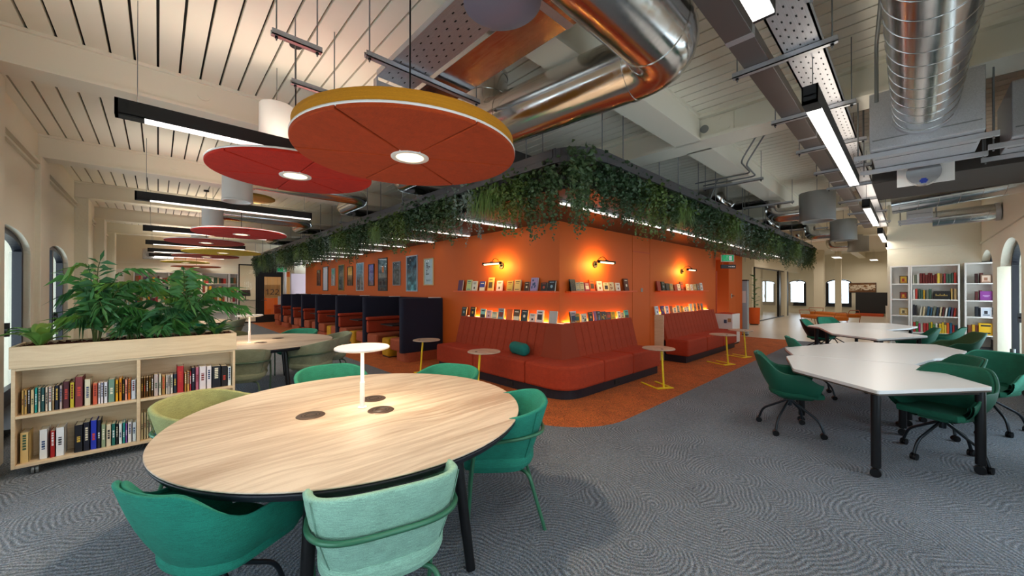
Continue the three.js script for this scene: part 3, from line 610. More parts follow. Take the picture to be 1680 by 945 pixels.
// white wing tables in the right wing
function wingTable(label, pts, legs, pos) {
  const t = thing('wing_table', label, 'table', pos);
  mesh('tabletop', lift(plate(roundPoly(pts, 0.03, 3), 0.03, 0.003), 0.71), M.laminate, t);
  mesh('edge_band', lift(plate(roundPoly(pts, 0.03, 3).map(([x, z]) => [x * 0.999, z * 0.999]), 0.012, 0), 0.7), std('#4a4038', 0.5), t);
  const n = legs.length;
  mesh('underframe', legs.map((l, i) => bar(V(l[0], 0.685, l[1]), V(legs[(i + 1) % n][0], 0.685, legs[(i + 1) % n][1]), 0.03, 0.03)), M.black, t);
  for (const [x, z] of legs) { const l = mesh('leg', [cyl(0.032, 0.032, 0.62, x, 0.39, z, 20)], M.blackMetal, t); castor(l, x, z, M.blackMetal, 0.034); }
}
// local frames start at the front left corner of each pair
const wingA = [[4.19, -0.18], [5.05, 0.47], [5.95, 0.03], [5.72, -1.0], [5.57, -1.04], [4.75, -0.83]];
const wingB = [[5.97, 0.03], [6.65, 0.2], [6.88, 0.36], [7.75, 0.51], [8.35, 0.26], [7.86, -0.61], [6.38, -1.21], [5.74, -1.0]];
wingTable('white winged conference table nearest the camera on the right', wingA, [[4.33, -0.2], [5.03, 0.4], [5.77, -0.06], [5.5, -0.88]], [0, 0, 0]);
wingTable('white winged table joined behind the nearest conference table', wingB, [[6.2, -0.02], [7.6, 0.38], [7.7, -0.45], [6.4, -1.05]], [0, 0, 0]);
const wingC = [[8.59, -0.37], [9.8, 0.21], [10.6, -0.35], [10.35, -1.35], [9.05, -0.99]];
const wingD = [[10.62, -0.35], [11.5, 0.0], [12.15, 0.11], [12.81, -0.39], [12.36, -1.05], [11.48, -1.43], [10.64, -1.6], [10.37, -1.35]];
wingTable('white winged table in the middle distance of the right wing', wingC, [[8.85, -0.4], [9.75, 0.1], [10.4, -0.4], [10.2, -1.2]], [0, 0, 0]);
wingTable('farthest white winged table, in front of the orange benches', wingD, [[10.85, -0.45], [12.1, 0.0], [12.3, -0.9], [10.75, -1.45]], [0, 0, 0]);
const look = (x, z, tx, tz) => Math.atan2(tx - x, tz - z);
swivelChair('dark green swivel chair at left of the nearest white table, back to the sofa', [5.08, 0, -0.92], look(5.08, -0.92, 5.3, -0.2), undefined, M.greenPad, M.greenShell, 0.5);
swivelChair('dark green swivel chair at right of the nearest white table, by its front leg', [5.27, 0, 0.2], look(5.27, 0.2, 4.4, -0.2), undefined, M.greenPad, M.greenShell, 0.2);
swivelChair('light green swivel chair in the far left corner of the nearest table', [7.07, 0, -1.0], look(7.07, -1.0, 7.3, -0.4), undefined, M.greenLight, M.greenLight, 0.9);
swivelChair('large looking green swivel chair between the joined tables and the window', [6.78, 0, 0.58], look(6.78, 0.58, 6.0, 0.2), undefined, M.greenPad, M.greenLight, 0.7);
swivelChair('green swivel chair turned sideways in the notch between the joined tables', [6.22, 0, 0.2], look(6.22, 0.2, 5.9, -0.45), undefined, M.greenPad, M.greenShell, 0.1);
swivelChair('green swivel chair with dark seat at left end of the far white table', [11.3, 0, -1.5], look(11.3, -1.5, 11.2, -0.7), undefined, M.greenD, M.black, 0.3);
swivelChair('green swivel chair behind the far white table, before the orange bench', [12.55, 0, -1.35], look(12.55, -1.35, 11.8, -0.6), undefined, M.greenD, M.black, 0.3);
swivelChair('green swivel chair in the notch of the middle distance table', [10.5, 0, 0.05], look(10.5, 0.05, 10.4, -0.8), undefined, M.greenPad, M.greenShell, 0.3);
swivelChair('green swivel chair by the bookcase at right of the far table', [11.1, 0, 0.4], look(11.1, 0.4, 11.2, -0.6), undefined, M.greenPad, M.greenShell, 0.5);
swivelChair('olive tinted swivel chair tucked in at right of the middle table', [9.88, 0, 0.52], look(9.88, 0.52, 9.6, -0.4), undefined, fabric('#3c5c34'), M.greenShell, 0.5);

// yellow legged side tables
function sideTable(label, x, z, turn, tx, tz) {
  const t = thing('side_table', label, 'side table', [x, 0, z], turn);
  mesh('tabletop', metric(T(lathe([[0.001, 0.615], [0.245, 0.615], [0.25, 0.61], [0.25, 0.6], [0.001, 0.595]].reverse(), 48), 0, 0, 0.13)), M.oak, t);
  mesh('grommet', T(cyl(0.02, 0.02, 0.004, 0, 0.617, 0.0, 16), 0.03, 0, 0.0), M.black, t);
  mesh('post', [rod(V(0, 0.01, 0), V(0.0, 0.598, 0.05), 0.016, 12), box(0.12, 0.008, 0.12, 0, 0.592, 0.06)], M.yellow, t);
  mesh('foot', [rspan(-0.15, 0.15, 0, 0.014, -0.05, 0.03, 0.004), rspan(-0.15, -0.11, 0, 0.014, 0, 0.4, 0.004), rspan(0.11, 0.15, 0, 0.014, 0, 0.4, 0.004)], M.yellow, t);
}
sideTable('round side table with yellow leg in front of the first navy booth', 3.52, -6.2, PI / 2);
sideTable('round side table with yellow leg before the left part of red corner sofa', 3.48, -4.45, PI / 2);
sideTable('round side table with yellow foot at the right end of red corner sofa', 5.78, -2.66, PI - 0.5);
sideTable('round side table with yellow foot before the far red sofa', 8.55, -2.58, PI - 0.4);
sideTable('farther round side table with yellow foot beside the white cabinet', 9.78, -2.58, PI - 0.3);

// red corner sofa
function rowOf(list) { return list; }
{
  const t = thing('corner_sofa', 'rust red L-shaped corner sofa with ribbed back and black plinth', 'sofa', [0, 0, 0]);
  const fx = 4.0, fz = -3.17, zL = -6.42, xR = 6.76, R = 0.42;
  const strip = (f0, f1, b0, b1, r) => { // L plan between front lines and back lines
    const p = [[f0, zL], [f0, f1], [xR, f1], [xR, b1], [b0, b1], [b0, zL]]; return roundPoly(p, [0, r, 0, 0, 0, 0], 12);
  };
  const bp = strip(fx + 0.06, fz - 0.06, CX - 0.03, CZ + 0.03, R); mesh('plinth', plate(bp, 0.14, 0), M.navyEdge, t);
  for (const [x, z, r] of [[fx + 0.055, -4.35, 0], [5.35, fz - 0.055, 1]]) mesh('socket_panel', r ? rbox(0.14, 0.07, 0.02, 0.004, x, 0.075, z) : rbox(0.02, 0.07, 0.14, 0.004, x, 0.075, z), M.black, t);
  // seat cushions
  const cushion = (pts, rad) => metric(lift(plate(roundPoly(pts, rad, 8), 0.34, 0.035), 0.14));
  const bx = CX - 0.24, bz = CZ + 0.24, g = 0.006;
  mesh('seat_cushion', cushion([[fx, zL], [fx, -5.25 - g], [bx, -5.25 - g], [bx, zL]], 0.03), M.rust, t);
  mesh('seat_cushion', cushion([[fx, -5.25 + g], [fx, -3.98 - g], [bx, -3.98 - g], [bx, -5.25 + g]], 0.03), M.rust, t);
  mesh('seat_cushion', cushion([[fx, -3.98 + g], [fx, fz], [4.92 - g, fz], [4.92 - g, bz], [bx, bz], [bx, -3.98 + g]], [0.03, R, 0.03, 0.02, 0.02, 0.02]), M.rust, t);
  mesh('seat_cushion', cushion([[4.92 + g, fz], [5.78 - g, fz], [5.78 - g, bz], [4.92 + g, bz]], 0.03), M.rust, t);
  mesh('seat_cushion', cushion([[5.78 + g, fz], [xR, fz], [xR, bz], [5.78 + g, bz]], 0.03), M.rust, t);
  // back: ribs, each a part; leaning panels built as prisms
  const rib = (len) => { const s = new THREE.Shape([[0, 0.44], [0.2, 0.44], [0.06, 1.0], [0.0, 1.0]].map(q => new THREE.Vector2(...q))); const e = new THREE.ExtrudeGeometry(s, { depth: len - 0.03, bevelEnabled: true, bevelSize: 0.016, bevelThickness: 0.013, bevelSegments: 3, bevelOffset: -0.016 }); e.translate(0, 0, 0.015); return metric(e); };
  const n1 = 13, L1 = (-4.05 - zL) / n1, r1 = rib(L1);
  for (let k = 0; k < n1; k++) { const m = mesh('back_rib', r1, M.rustDark, t); m.rotation.y = PI; m.position.set(bx + 0.15, 0, zL + (k + 1) * L1); }
  const x0 = 4.9, n2 = 10, L2 = (xR - x0) / n2, r2 = rib(L2);
  for (let k = 0; k < n2; k++) { const m = mesh('back_rib', r2, M.rustDark, t); m.rotation.y = -PI / 2; m.position.set(x0 + (k + 1) * L2, 0, bz - 0.15); }
  // corner piece joining the two leaning backs
  const cp = (a, b, y) => V(bx + 0.15 - a, y, bz - 0.15 + b);
  const corner = [];
  const quad = (p, q, r, s) => { const gq = new THREE.BufferGeometry(); gq.setAttribute('position', new THREE.Float32BufferAttribute([p, q, r, p, r, s].flatMap(v => [v.x, v.y, v.z]), 3)); gq.computeVertexNormals(); return gq; };
  const A0 = V(bx - 0.05, 0.44, -4.05), A1 = V(bx + 0.09, 1.0, -4.05), B0 = V(bx - 0.05, 0.44, bz + 0.05), B1 = V(bx + 0.09, 1.0, bz - 0.09), C0 = V(4.9, 0.44, bz + 0.05), C1 = V(4.9, 1.0, bz - 0.09);
  mesh('corner_back', [quad(A0, B0, B1, A1), quad(B0, C0, C1, B1), quad(A1, B1, C1, V(4.9, 1.0, -4.05))], new THREE.MeshStandardMaterial({ color: '#a8401d', roughness: 0.88, map: weaveMap, side: THREE.DoubleSide }), t);
  mesh('ledge', metric(plate([[bx + 0.1, zL], [bx + 0.1, bz - 0.1], [xR, bz - 0.1], [xR, CZ + 0.002], [CX - 0.002, CZ + 0.002], [CX - 0.002, zL]], 0.02, 0).translate(0, 0.975, 0)), M.orangeShelf, t);
  mesh('back_box', [span(bx + 0.16, CX - 0.003, 0.14, 0.974, zL + 0.002, CZ + 0.003), span(bx + 0.16, xR - 0.002, 0.14, 0.974, CZ + 0.003, bz - 0.16)], M.rustDark, t);
}
function straightSofa() {
  const t = thing('sofa', 'rust red straight sofa with ribbed back beside the wood end panel', 'sofa', [8.05, 0, CZ + 0.002]);
  const L = 3.2, D = 0.72;
  mesh('plinth', span(0.02, L, 0, 0.14, 0.02, D - 0.06), M.navyEdge, t);
  for (let k = 0; k < 3; k++) mesh('seat_cushion', metric(rspan(k * L / 3 + 0.004, (k + 1) * L / 3 - 0.004, 0.14, 0.48, 0.22, D, 0.035, 3)), M.rust, t);
  const n = 16, w = L / n, s = new THREE.Shape([[0, 0.44], [0.2, 0.44], [0.06, 1.0], [0.0, 1.0]].map(q => new THREE.Vector2(...q)));
  const e = metric(new THREE.ExtrudeGeometry(s, { depth: w - 0.03, bevelEnabled: true, bevelSize: 0.016, bevelThickness: 0.013, bevelSegments: 3, bevelOffset: -0.016 }).translate(0, 0, 0.015));
  for (let k = 0; k < n; k++) { const m = mesh('back_rib', e, M.rustDark, t); m.rotation.y = -PI / 2; m.position.set((k + 1) * w, 0, 0.09); }
  mesh('back_box', span(0.002, L - 0.002, 0.14, 0.97, 0, 0.086), M.rustDark, t);
  mesh('ledge', span(0, L, 0.972, 0.99, 0, 0.14), M.orangeShelf, t);
  mesh('end_panel', metric(span(-0.035, -0.002, 0, 0.99, 0, 0.2)), M.birch, t);
  // warm strip behind the books
  mesh('led_strip', span(0.05, L - 0.05, 0.99, 0.998, 0.008, 0.02), M.warmLamp, t);
}
straightSofa();
{ const t = thing('cushion', 'small teal bolster cushion on the red corner sofa', 'cushion', [4.33, 0.48, -4.42], 1.35);
  const g = new RoundedBoxGeometry(0.44, 0.2, 0.17, 5, 0.075); mesh('cover', metric(T(g, 0, 0.1, 0, 0, -0.25)), M.teal, t); mesh('piping', [T(new THREE.TorusGeometry(0.075, 0.004, 6, 24), 0.2, 0.1, 0, PI / 2), T(new THREE.TorusGeometry(0.075, 0.004, 6, 24), -0.2, 0.1, 0, PI / 2)], M.teal, t); }
// warm LED profile lying on the corner sofa ledge
{ const t = thing('led_profile', 'warm LED strip along the ledge behind the corner sofa books', 'strip light', [0, 0, 0]);
  mesh('led_strip', [span(CX - 0.02, CX - 0.008, 0.996, 1.004, -6.35, CZ + 0.1), span(CX + 0.1, 6.7, 0.996, 1.004, CZ + 0.008, CZ + 0.02)], M.warmLamp, t);
  const add = (w, x, z, turn) => { const l = new THREE.RectAreaLight('#ffb84a', STRIP_POWER * 2, w, 0.02); l.position.set(x, 1.007, z); l.rotation.set(PI / 2, 0, turn); scene.add(l); };
  add(2.3, CX - 0.016, -5.1, PI / 2); add(1.9, 5.75, CZ + 0.016, 0); add(3.0, 9.65, CZ + 0.016, 0); }

// navy booths along the left orange wall
function booth(z, depth, label, first) {
  const t = thing('booth', label, 'booth seat', [3.72, 0, z], 0, 'navy high-backed booths along the orange wall');   // local x towards wall, -z away
  const W = CX - 3.72 - 0.004;
  mesh('side_screen', metric(lift(plate(roundPoly([[0, 0], [0, -0.14], [W, -0.14], [W, 0]], [0.12, 0.05, 0, 0], 10), 1.16, 0.012), 0.2)), M.navy, t);
  mesh('back_screen', metric(rspan(W - 0.1, W, 0.2, 1.36, -depth, -0.142, 0.01)), M.navy, t);
  mesh('plinth', metric(plate(roundPoly([[0.1, 0.02], [0.1, -0.5], [W - 0.02, -0.5], [W - 0.02, 0.02]], [0.12, 0.12, 0, 0], 8), 0.2, 0.006)), M.terra, t);
  mesh('bench', metric(rspan(0.06, W - 0.11, 0.2, 0.47, -0.7, -0.145, 0.05, 3)), M.terra, t);
  // bench facing the camera on the far side of the bay
  mesh('plinth', metric(plate(roundPoly([[0.08, -depth + 0.62], [0.08, -depth + 0.02], [W - 0.11, -depth + 0.02], [W - 0.11, -depth + 0.62]], [0.1, 0.02, 0, 0], 8), 0.2, 0.006)), M.terra, t);
  mesh('bench', metric(rspan(0.06, W - 0.11, 0.205, 0.47, -depth + 0.004, -depth + 0.58, 0.05, 3)), M.terra, t);
  mesh('backrest', metric(rspan(0.04, W - 0.11, 0.475, 0.78, -depth + 0.004, -depth + 0.12, 0.04, 3)), M.rustDark, t);
  mesh('top_roll', metric(rspan(0.02, W - 0.11, 0.785, 0.87, -depth + 0.004, -depth + 0.15, 0.035, 3)), M.rust, t);
  mesh('desk', [rspan(0.12, W - 0.11, 0.715, 0.74, -depth / 2 - 0.32, -depth / 2 + 0.3, 0.008), cyl(0.03, 0.03, 0.7, W - 0.4, 0.36, -depth / 2, 14)], M.blackMetal, t);
  mesh('cap_board', rspan(W - 0.3, W - 0.03, 1.361, 1.375, -0.13, -0.02, 0.004), M.white, t);
}
const boothZ = [-7.32, -9.3, -11.28, -13.2, -14.85, -16.25, -17.9];
const boothDepth = boothZ.map((z, i) => i < 6 ? z - boothZ[i + 1] - 0.012 : 1.6);
boothZ.forEach((z, i) => booth(z, boothDepth[i], i ? `navy high-backed booth with rust bench, ${ordinal(i)} behind the frontmost one` : 'frontmost navy high-backed booth with broad side screen, beside the corner sofa'));
function pouf(x, z, label) { const t = thing('pouf', label, 'pouf', [x, 0, z]); mesh('cover', metric(rbox(0.36, 0.42, 0.36, 0.05, 0, 0.225, 0, 0, 3)), M.yellowFabric, t); mesh('base', box(0.32, 0.015, 0.32, 0, 0.008, 0), M.black, t); }
pouf(3.98, -8.3, 'yellow pouf peeking out behind the frontmost navy screen'); pouf(3.95, -10.3, 'yellow pouf mostly hidden behind the second booth screen'); pouf(3.98, -12.25, 'yellow pouf beside the third navy booth');

// ================================================================ BOOKS, measured along each shelf in metres
const planterRows = [
  [[-0.826,-0.811,0.2,'#d8b56a'], [-0.811,-0.795,0.2,'#c79d52'], [-0.794,-0.78,0.2,'#2a1c14'], [-0.779,-0.757,0.195,'#d9bf8d'], [-0.756,-0.741,0.21,'#139a94'], [-0.74,-0.725,0.205,'#cfd0bd'], [-0.724,-0.701,0.205,'#1f4f50'], [-0.701,-0.685,0.205,'#d6c3ae'], [-0.684,-0.664,0.205,'#dfe3dc'], [-0.664,-0.649,0.205,'#9a7c55'], [-0.649,-0.624,0.21,'#14182a'], [-0.622,-0.605,0.205,'#b9a3a0'], [-0.604,-0.565,0.235,'#4a1c26'], [-0.564,-0.536,0.22,'#c9b52c'], [-0.534,-0.485,0.265,'#7d3438'], [-0.479,-0.439,0.235,'#d9d0b4'], [-0.43,-0.397,0.19,'#c9583a'], [-0.396,-0.379,0.19,'#e4dbe2'], [-0.379,-0.362,0.19,'#e8e0e8'], [-0.361,-0.335,0.19,'#dfe0ea'], [-0.334,-0.29,0.21,'#6f917f'], [-0.288,-0.266,0.195,'#e0a30e'], [-0.265,-0.243,0.21,'#d98a0c'], [-0.242,-0.227,0.2,'#1d120c'], [-0.226,-0.207,0.19,'#e79a86'], [-0.206,-0.186,0.19,'#d96a0f'], [-0.185,-0.152,0.18,'#dfe4ee']],
  [[-0.833,-0.784,0.25,'#d8b878'], [-0.733,-0.685,0.25,'#e6e4e2'], [-0.673,-0.643,0.225,'#a81214'], [-0.642,-0.592,0.245,'#e9ebee'], [-0.536,-0.485,0.24,'#0b0d1a'], [-0.484,-0.443,0.255,'#0e1226'], [-0.442,-0.401,0.26,'#1c33b4'], [-0.401,-0.377,0.255,'#121733'], [-0.376,-0.346,0.21,'#93a482'], [-0.345,-0.311,0.2,'#dccfb4'], [-0.311,-0.284,0.2,'#1c6b63'], [-0.283,-0.267,0.195,'#11161c'], [-0.266,-0.241,0.19,'#dfe9ec'], [-0.24,-0.222,0.195,'#1f9290'], [-0.221,-0.207,0.18,'#7b4ea8'], [-0.206,-0.177,0.19,'#e3e2e2'], [-0.176,-0.148,0.18,'#e9eff2']],
  [[-0.118,-0.101,0.19,'#55390f'], [-0.1,-0.084,0.19,'#6b4a16'], [-0.083,-0.065,0.19,'#5a3a0c'], [-0.064,-0.048,0.19,'#6e4d12'], [-0.047,-0.03,0.195,'#4d3412'], [-0.029,0.005,0.21,'#b9a9a6'], [0.006,0.026,0.205,'#dcd7c2'], [0.027,0.056,0.19,'#a9854a'], [0.057,0.074,0.19,'#d8cfc4'], [0.074,0.088,0.19,'#d5cfc9'], [0.09,0.112,0.19,'#dbd6d3'], [0.113,0.14,0.19,'#1e2c3e'], [0.14,0.193,0.265,'#b3242c'], [0.196,0.215,0.19,'#b07a34'], [0.216,0.237,0.2,'#d9a257'], [0.238,0.251,0.2,'#b5273a'], [0.252,0.28,0.235,'#1b1832'], [0.282,0.311,0.235,'#b8657c'], [0.312,0.369,0.24,'#e2dbe0'], [0.371,0.414,0.235,'#e6e0e4'], [0.416,0.492,0.225,'#121826'], [0.494,0.549,0.22,'#17171c'], [0.55,0.582,0.205,'#e2eef0']],
  [[-0.119,-0.098,0.26,'#b9b390'], [-0.097,-0.081,0.26,'#c7c0a0'], [-0.08,-0.062,0.26,'#bdb694'], [-0.061,-0.043,0.26,'#cfc9b0'], [-0.042,-0.035,0.26,'#a9ad96'], [-0.034,-0.005,0.24,'#2d6fb6'], [-0.004,0.021,0.25,'#18325f'], [0.022,0.059,0.25,'#101a33'], [0.454,0.494,0.2,'#4a4640'], [0.495,0.533,0.2,'#1b1b1e'], [0.534,0.566,0.2,'#2a241f']]];
const displayRows = {
  up1: [[-6.544,0.168,0.23,'#5b3350',1], [-6.243,0.217,0.232,'#b9c884',3], [-6.055,0.21,0.204,'#d5d3c4',2], [-5.808,0.185,0.192,'#2f3f96',4], [-5.554,0.313,0.266,'#d9b05c',6], [-5.292,0.213,0.196,'#d8c6cc',2], [-5.008,0.172,0.191,'#b9a24c',3], [-4.808,0.159,0.205,'#d9b870',3], [-4.572,0.109,0.164,'#3a1c14',5], [-4.401,0.217,0.234,'#9c88b4',7], [-4.171,0.137,0.148,'#15161c',5], [-4.005,0.168,0.177,'#0f121c',5]],
  lo1: [[-6.411,0.197,0.191,'#3b4038',5], [-6.114,0.194,0.201,'#1d1512',5], [-5.781,0.167,0.175,'#8fcac0',4], [-5.599,0.157,0.154,'#d8b8c0',2], [-5.43,0.158,0.132,'#cdd4b8',3], [-5.248,0.207,0.202,'#7aa0a8',6], [-5.019,0.187,0.197,'#d8641c',1], [-4.83,0.187,0.2,'#5a4324',4], [-4.631,0.202,0.198,'#23343a',5], [-4.435,0.146,0.145,'#e2d2c0',2], [-4.268,0.206,0.207,'#e6dcd2',6], [-3.981,0.172,0.206,'#b8b4aa',1]],
  up2: [[4.826,0.16,0.164,'#bcbcaa',1], [4.977,0.149,0.202,'#4e4c48',1], [5.125,0.117,0.15,'#b3a888',3], [5.243,0.127,0.158,'#b9ad84',3], [5.39,0.167,0.15,'#a8384a',6], [5.546,0.192,0.204,'#e0641a',6], [5.777,0.184,0.181,'#e2dccb',2], [5.983,0.179,0.159,'#e6d9a8',6], [6.172,0.172,0.167,'#c9bd9a',7], [6.388,0.152,0.16,'#e0d6c8',2], [6.709,0.264,0.247,'#5a2a1c',5]],
  lo2: [[4.716,0.187,0.195,'#dfdfe8',7], [4.914,0.188,0.182,'#e0b49a',6], [5.105,0.175,0.155,'#c98a1e',6], [5.299,0.178,0.141,'#cfc8b4',7], [5.498,0.197,0.159,'#2a2c30',5], [5.635,0.067,0.171,'#7c5a8c',1], [5.748,0.183,0.17,'#2f3b4c',7], [5.902,0.176,0.154,'#343c44',7], [6.064,0.156,0.14,'#5b4a44',6], [6.218,0.169,0.138,'#d8b01e',3], [6.426,0.098,0.14,'#e4dccf',2], [6.547,0.111,0.112,'#d6b98c',2], [6.7,0.188,0.147,'#57b0a4',4]],
  up3: [[8.104,0.225,0.224,'#9c2116',1], [8.321,0.233,0.21,'#1c2418',5], [8.526,0.192,0.173,'#33302c',1], [8.734,0.207,0.167,'#b8a36a',3], [8.965,0.189,0.148,'#9c3b22',1], [9.134,0.185,0.163,'#dcd4c2',2], [9.322,0.208,0.222,'#6a4034',6], [9.666,0.238,0.169,'#ded0a8',2], [9.913,0.237,0.162,'#d9d5cf',7], [10.133,0.204,0.169,'#c9b183',3], [10.335,0.199,0.183,'#8d7258',7], [10.575,0.303,0.211,'#dddad6',2]],
  lo3: [[8.001,0.274,0.187,'#d8dfe2',2], [8.288,0.24,0.184,'#4a3a7c',7], [8.5,0.185,0.177,'#e2d4dc',2], [8.717,0.199,0.171,'#a8603a',3], [8.91,0.171,0.132,'#e0d3bd',2], [9.102,0.211,0.173,'#cfc3a4',7], [9.312,0.209,0.158,'#dd9a3c',3], [9.496,0.122,0.115,'#ece6d4',2], [9.652,0.153,0.128,'#e0d7b8',2], [9.876,0.277,0.193,'#e9dfc6',1], [10.133,0.215,0.196,'#b59a76',7], [10.373,0.244,0.195,'#c07e48',6], [10.593,0.153,0.186,'#8d6a58',3]]};
const bookMats = {}; const bookMat = c => bookMats[c] ??= std(c, 0.55);
M.pages = std('#e6dcc4', 0.85);
function colourName(hex) {
  const c = new THREE.Color(hex), h = {}; c.getHSL(h, THREE.SRGBColorSpace); const { s, l } = h, d = h.h * 360;
  if (l < 0.13) return 'black'; if (s < 0.14) return l > 0.78 ? 'white' : l > 0.5 ? 'pale grey' : 'dark grey';
  if (l > 0.86) return 'white'; if (l > 0.74 && s < 0.5) return d < 70 ? 'cream' : d < 170 ? 'pale green' : d < 260 ? 'pale blue' : 'pale pink';
  const n = d < 14 || d > 345 ? 'red' : d < 40 ? (l < 0.38 ? 'brown' : s < 0.5 ? 'tan' : 'orange') : d < 66 ? (s < 0.4 ? 'beige' : 'yellow') : d < 160 ? 'green' : d < 195 ? 'teal' : d < 255 ? 'blue' : d < 300 ? 'purple' : 'pink';
  return (l < 0.25 && !['brown'].includes(n) ? 'dark ' : '') + n;
}
const unit = new THREE.BoxGeometry(1, 1, 1);
const boards = (w, h, d, t) => [span(-w / 2, -w / 2 + t, 0, h, 0, d), span(w / 2 - t, w / 2, 0, h, 0, d), span(-w / 2, w / 2, 0, h, d - t, d)];
// standing book, spine to local +z at z=0, base at y=0
function book(label, group, pos, turn, w, h, d, color, o = {}) {
  const t = thing('book', label, 'book', pos, turn, group);
  if (o.tilt) t.rotation.z = o.tilt;
  const th = Math.min(0.003, w * 0.15);
  mesh('cover', boards(w, h, d, th).map(g => g.translate(0, 0, -d)), bookMat(color), t);
  mesh('pages', span(-w / 2 + th, w / 2 - th, 0.004, h - 0.004, -d + 0.004, -th), M.pages, t);
  if (o.title) {
    const L = new THREE.Color(color).getHSL({}).l, ink = L > 0.3 ? pick(['#2a2a30', '#7a2020', '#27406e', '#3a5a40']) : pick(['#e8e0c8', '#d8b34a', '#dfe6ea', '#c94030']);
    const n = 3 + Math.floor(rnd() * 4), g = []; let y = h * rr(0.3, 0.45);
    for (let k = 0; k < n; k++) { const s = rr(0.008, 0.02); g.push(span(-w * 0.2, w * 0.2, y, y + s, 0, 0.0008)); y += s + 0.006; }
    mesh('spine_print', g, bookMat(ink), t);
  }
  return t;
}
// ---- planter bookcase
const BX0 = -0.87, BX1 = 0.61, BZ = -5.02, BD = 0.42;
{
  const t = thing('planter_bookcase', 'birch plywood bookcase on castors with planter trough on top', 'bookcase', [0, 0, 0]);
  const p = (n, a, b, c, d, e = BZ - BD, f = BZ) => mesh(n, metric(rspan(a, b, c, d, e, f, 0.003)), M.birch, t);
  p('side_panel', BX0, BX0 + 0.022, 0.08, 0.9); p('side_panel', BX1 - 0.022, BX1, 0.08, 0.9); p('divider', -0.145, -0.12, 0.1, 0.88);
  p('bottom_board', BX0 + 0.022, BX1 - 0.022, 0.08, 0.105); p('shelf', BX0 + 0.022, -0.145, 0.485, 0.508); p('shelf', -0.12, BX1 - 0.022, 0.485, 0.508); p('top_board', BX0 + 0.022, BX1 - 0.022, 0.88, 0.9);
  p('back_panel', BX0 + 0.022, BX1 - 0.022, 0.105, 0.88, BZ - BD / 2 - 0.006, BZ - BD / 2 + 0.006);
  const tr = mesh('trough', [rspan(BX0 - 0.01, BX1 + 0.01, 0.901, 1.08, BZ - 0.01, BZ + 0.012, 0.003), rspan(BX0 - 0.01, BX1 + 0.01, 0.901, 1.08, BZ - BD - 0.012, BZ - BD + 0.01, 0.003), rspan(BX0 - 0.01, BX0 + 0.012, 0.901, 1.08, BZ - BD + 0.01, BZ - 0.01, 0.003), rspan(BX1 - 0.012, BX1 + 0.01, 0.901, 1.08, BZ - BD + 0.01, BZ - 0.01, 0.003)].map(g => metric(g)), M.birch, t);
  // bark mulch
  const so = []; for (let k = 0; k < 420; k++) { const s = rr(0.012, 0.03); so.push(T(new THREE.TetrahedronGeometry(s), rr(BX0 + 0.03, BX1 - 0.03), 1.055 + rr(-0.01, 0.012), rr(BZ - BD + 0.03, BZ - 0.03), rr(0, 6), rr(0, 6))); }
  const soil = mesh('bark_mulch', [span(BX0 + 0.013, BX1 - 0.013, 0.92, 1.05, BZ - BD + 0.011, BZ - 0.011), ...so], M.soil, t); soil.userData.kind = 'stuff';
  for (const x of [BX0 + 0.12, BX1 - 0.12]) for (const z of [BZ - 0.06, BZ - BD + 0.06]) castor(t, x, z, M.greyMetal, 0.034);
}
const shelfNames = ['upper left', 'lower left', 'upper right', 'lower right'], shelfY = [0.509, 0.106, 0.509, 0.106];
planterRows.forEach((row, r) => row.forEach(([a, b, h, c], i) => {
  book(`${colourName(c)} book, ${ordinal(i)} from left on ${shelfNames[r]} shelf of planter bookcase`, 'books in the planter bookcase', [(a + b) / 2, shelfY[r], BZ - 0.045 - rnd() * 0.012], 0, b - a - 0.0015, h, Math.min(0.155, h * 0.66), c, { title: true });
}));
// ---- display shelves on the orange walls
function displayBook(label, group, pos, turn, w, h, c, kind) {
  const t = thing('display_book', label, 'book', pos, turn, group), d = Math.min(0.03, 0.012 + h * 0.06), lean = -0.16;
  const put = (n, g, m) => { const o = mesh(n, g, m, t); o.rotation.x = lean; return o; };
  put('cover', [span(-w / 2, w / 2, 0, h, -0.0025, 0), span(-w / 2, w / 2, 0, h, -d, -d + 0.0025), span(-w / 2, -w / 2 + 0.003, 0, h, -d, 0)], bookMat(c));
  put('pages', span(-w / 2 + 0.003, w / 2 - 0.003, 0.003, h - 0.003, -d + 0.0025, -0.0025), M.pages);
  const L = new THREE.Color(c).getHSL({}).l, ink = L > 0.25 ? pick(['#3a2a28', '#7a2a1c', '#2c4a72', '#54402a', '#3d5b48']) : pick(['#e6dcc0', '#c9a23c', '#b9482c', '#8ea6b4']);
  const g = [], q = (x0, x1, y0, y1) => g.push(span(x0 * w, x1 * w, y0 * h, y1 * h, 0, 0.0008));
  if (kind === 2) { q(-0.3, 0.3, 0.78, 0.84); q(-0.2, 0.2, 0.68, 0.72); q(-0.12, 0.14, 0.2, 0.42); }
  if (kind === 3) { q(-0.32, 0.32, 0.8, 0.88); q(-0.25, 0.25, 0.66, 0.7); q(-0.32, 0.32, 0.12, 0.18); }
  if (kind === 4) { q(-0.46, 0.46, 0.04, 0.38); q(-0.3, 0.3, 0.74, 0.84); }
  if (kind === 5) { g.push(T(cyl(w * 0.17, w * 0.17, 0.0012, 0, 0, 0, 18), 0, h * 0.45, 0.0004, 0, PI / 2)); q(-0.3, 0.3, 0.82, 0.87); }
  if (kind === 6) { q(-0.34, 0.34, 0.22, 0.66); q(-0.3, 0.3, 0.8, 0.87); }
  if (kind === 7) { for (let k = 0; k < 7; k++) { const x = rr(-0.4, 0.15), y = rr(0.05, 0.75); q(x, x + rr(0.1, 0.28), y, y + rr(0.06, 0.2)); } }
  if (g.length) put('cover_print', g, bookMat(ink));
}
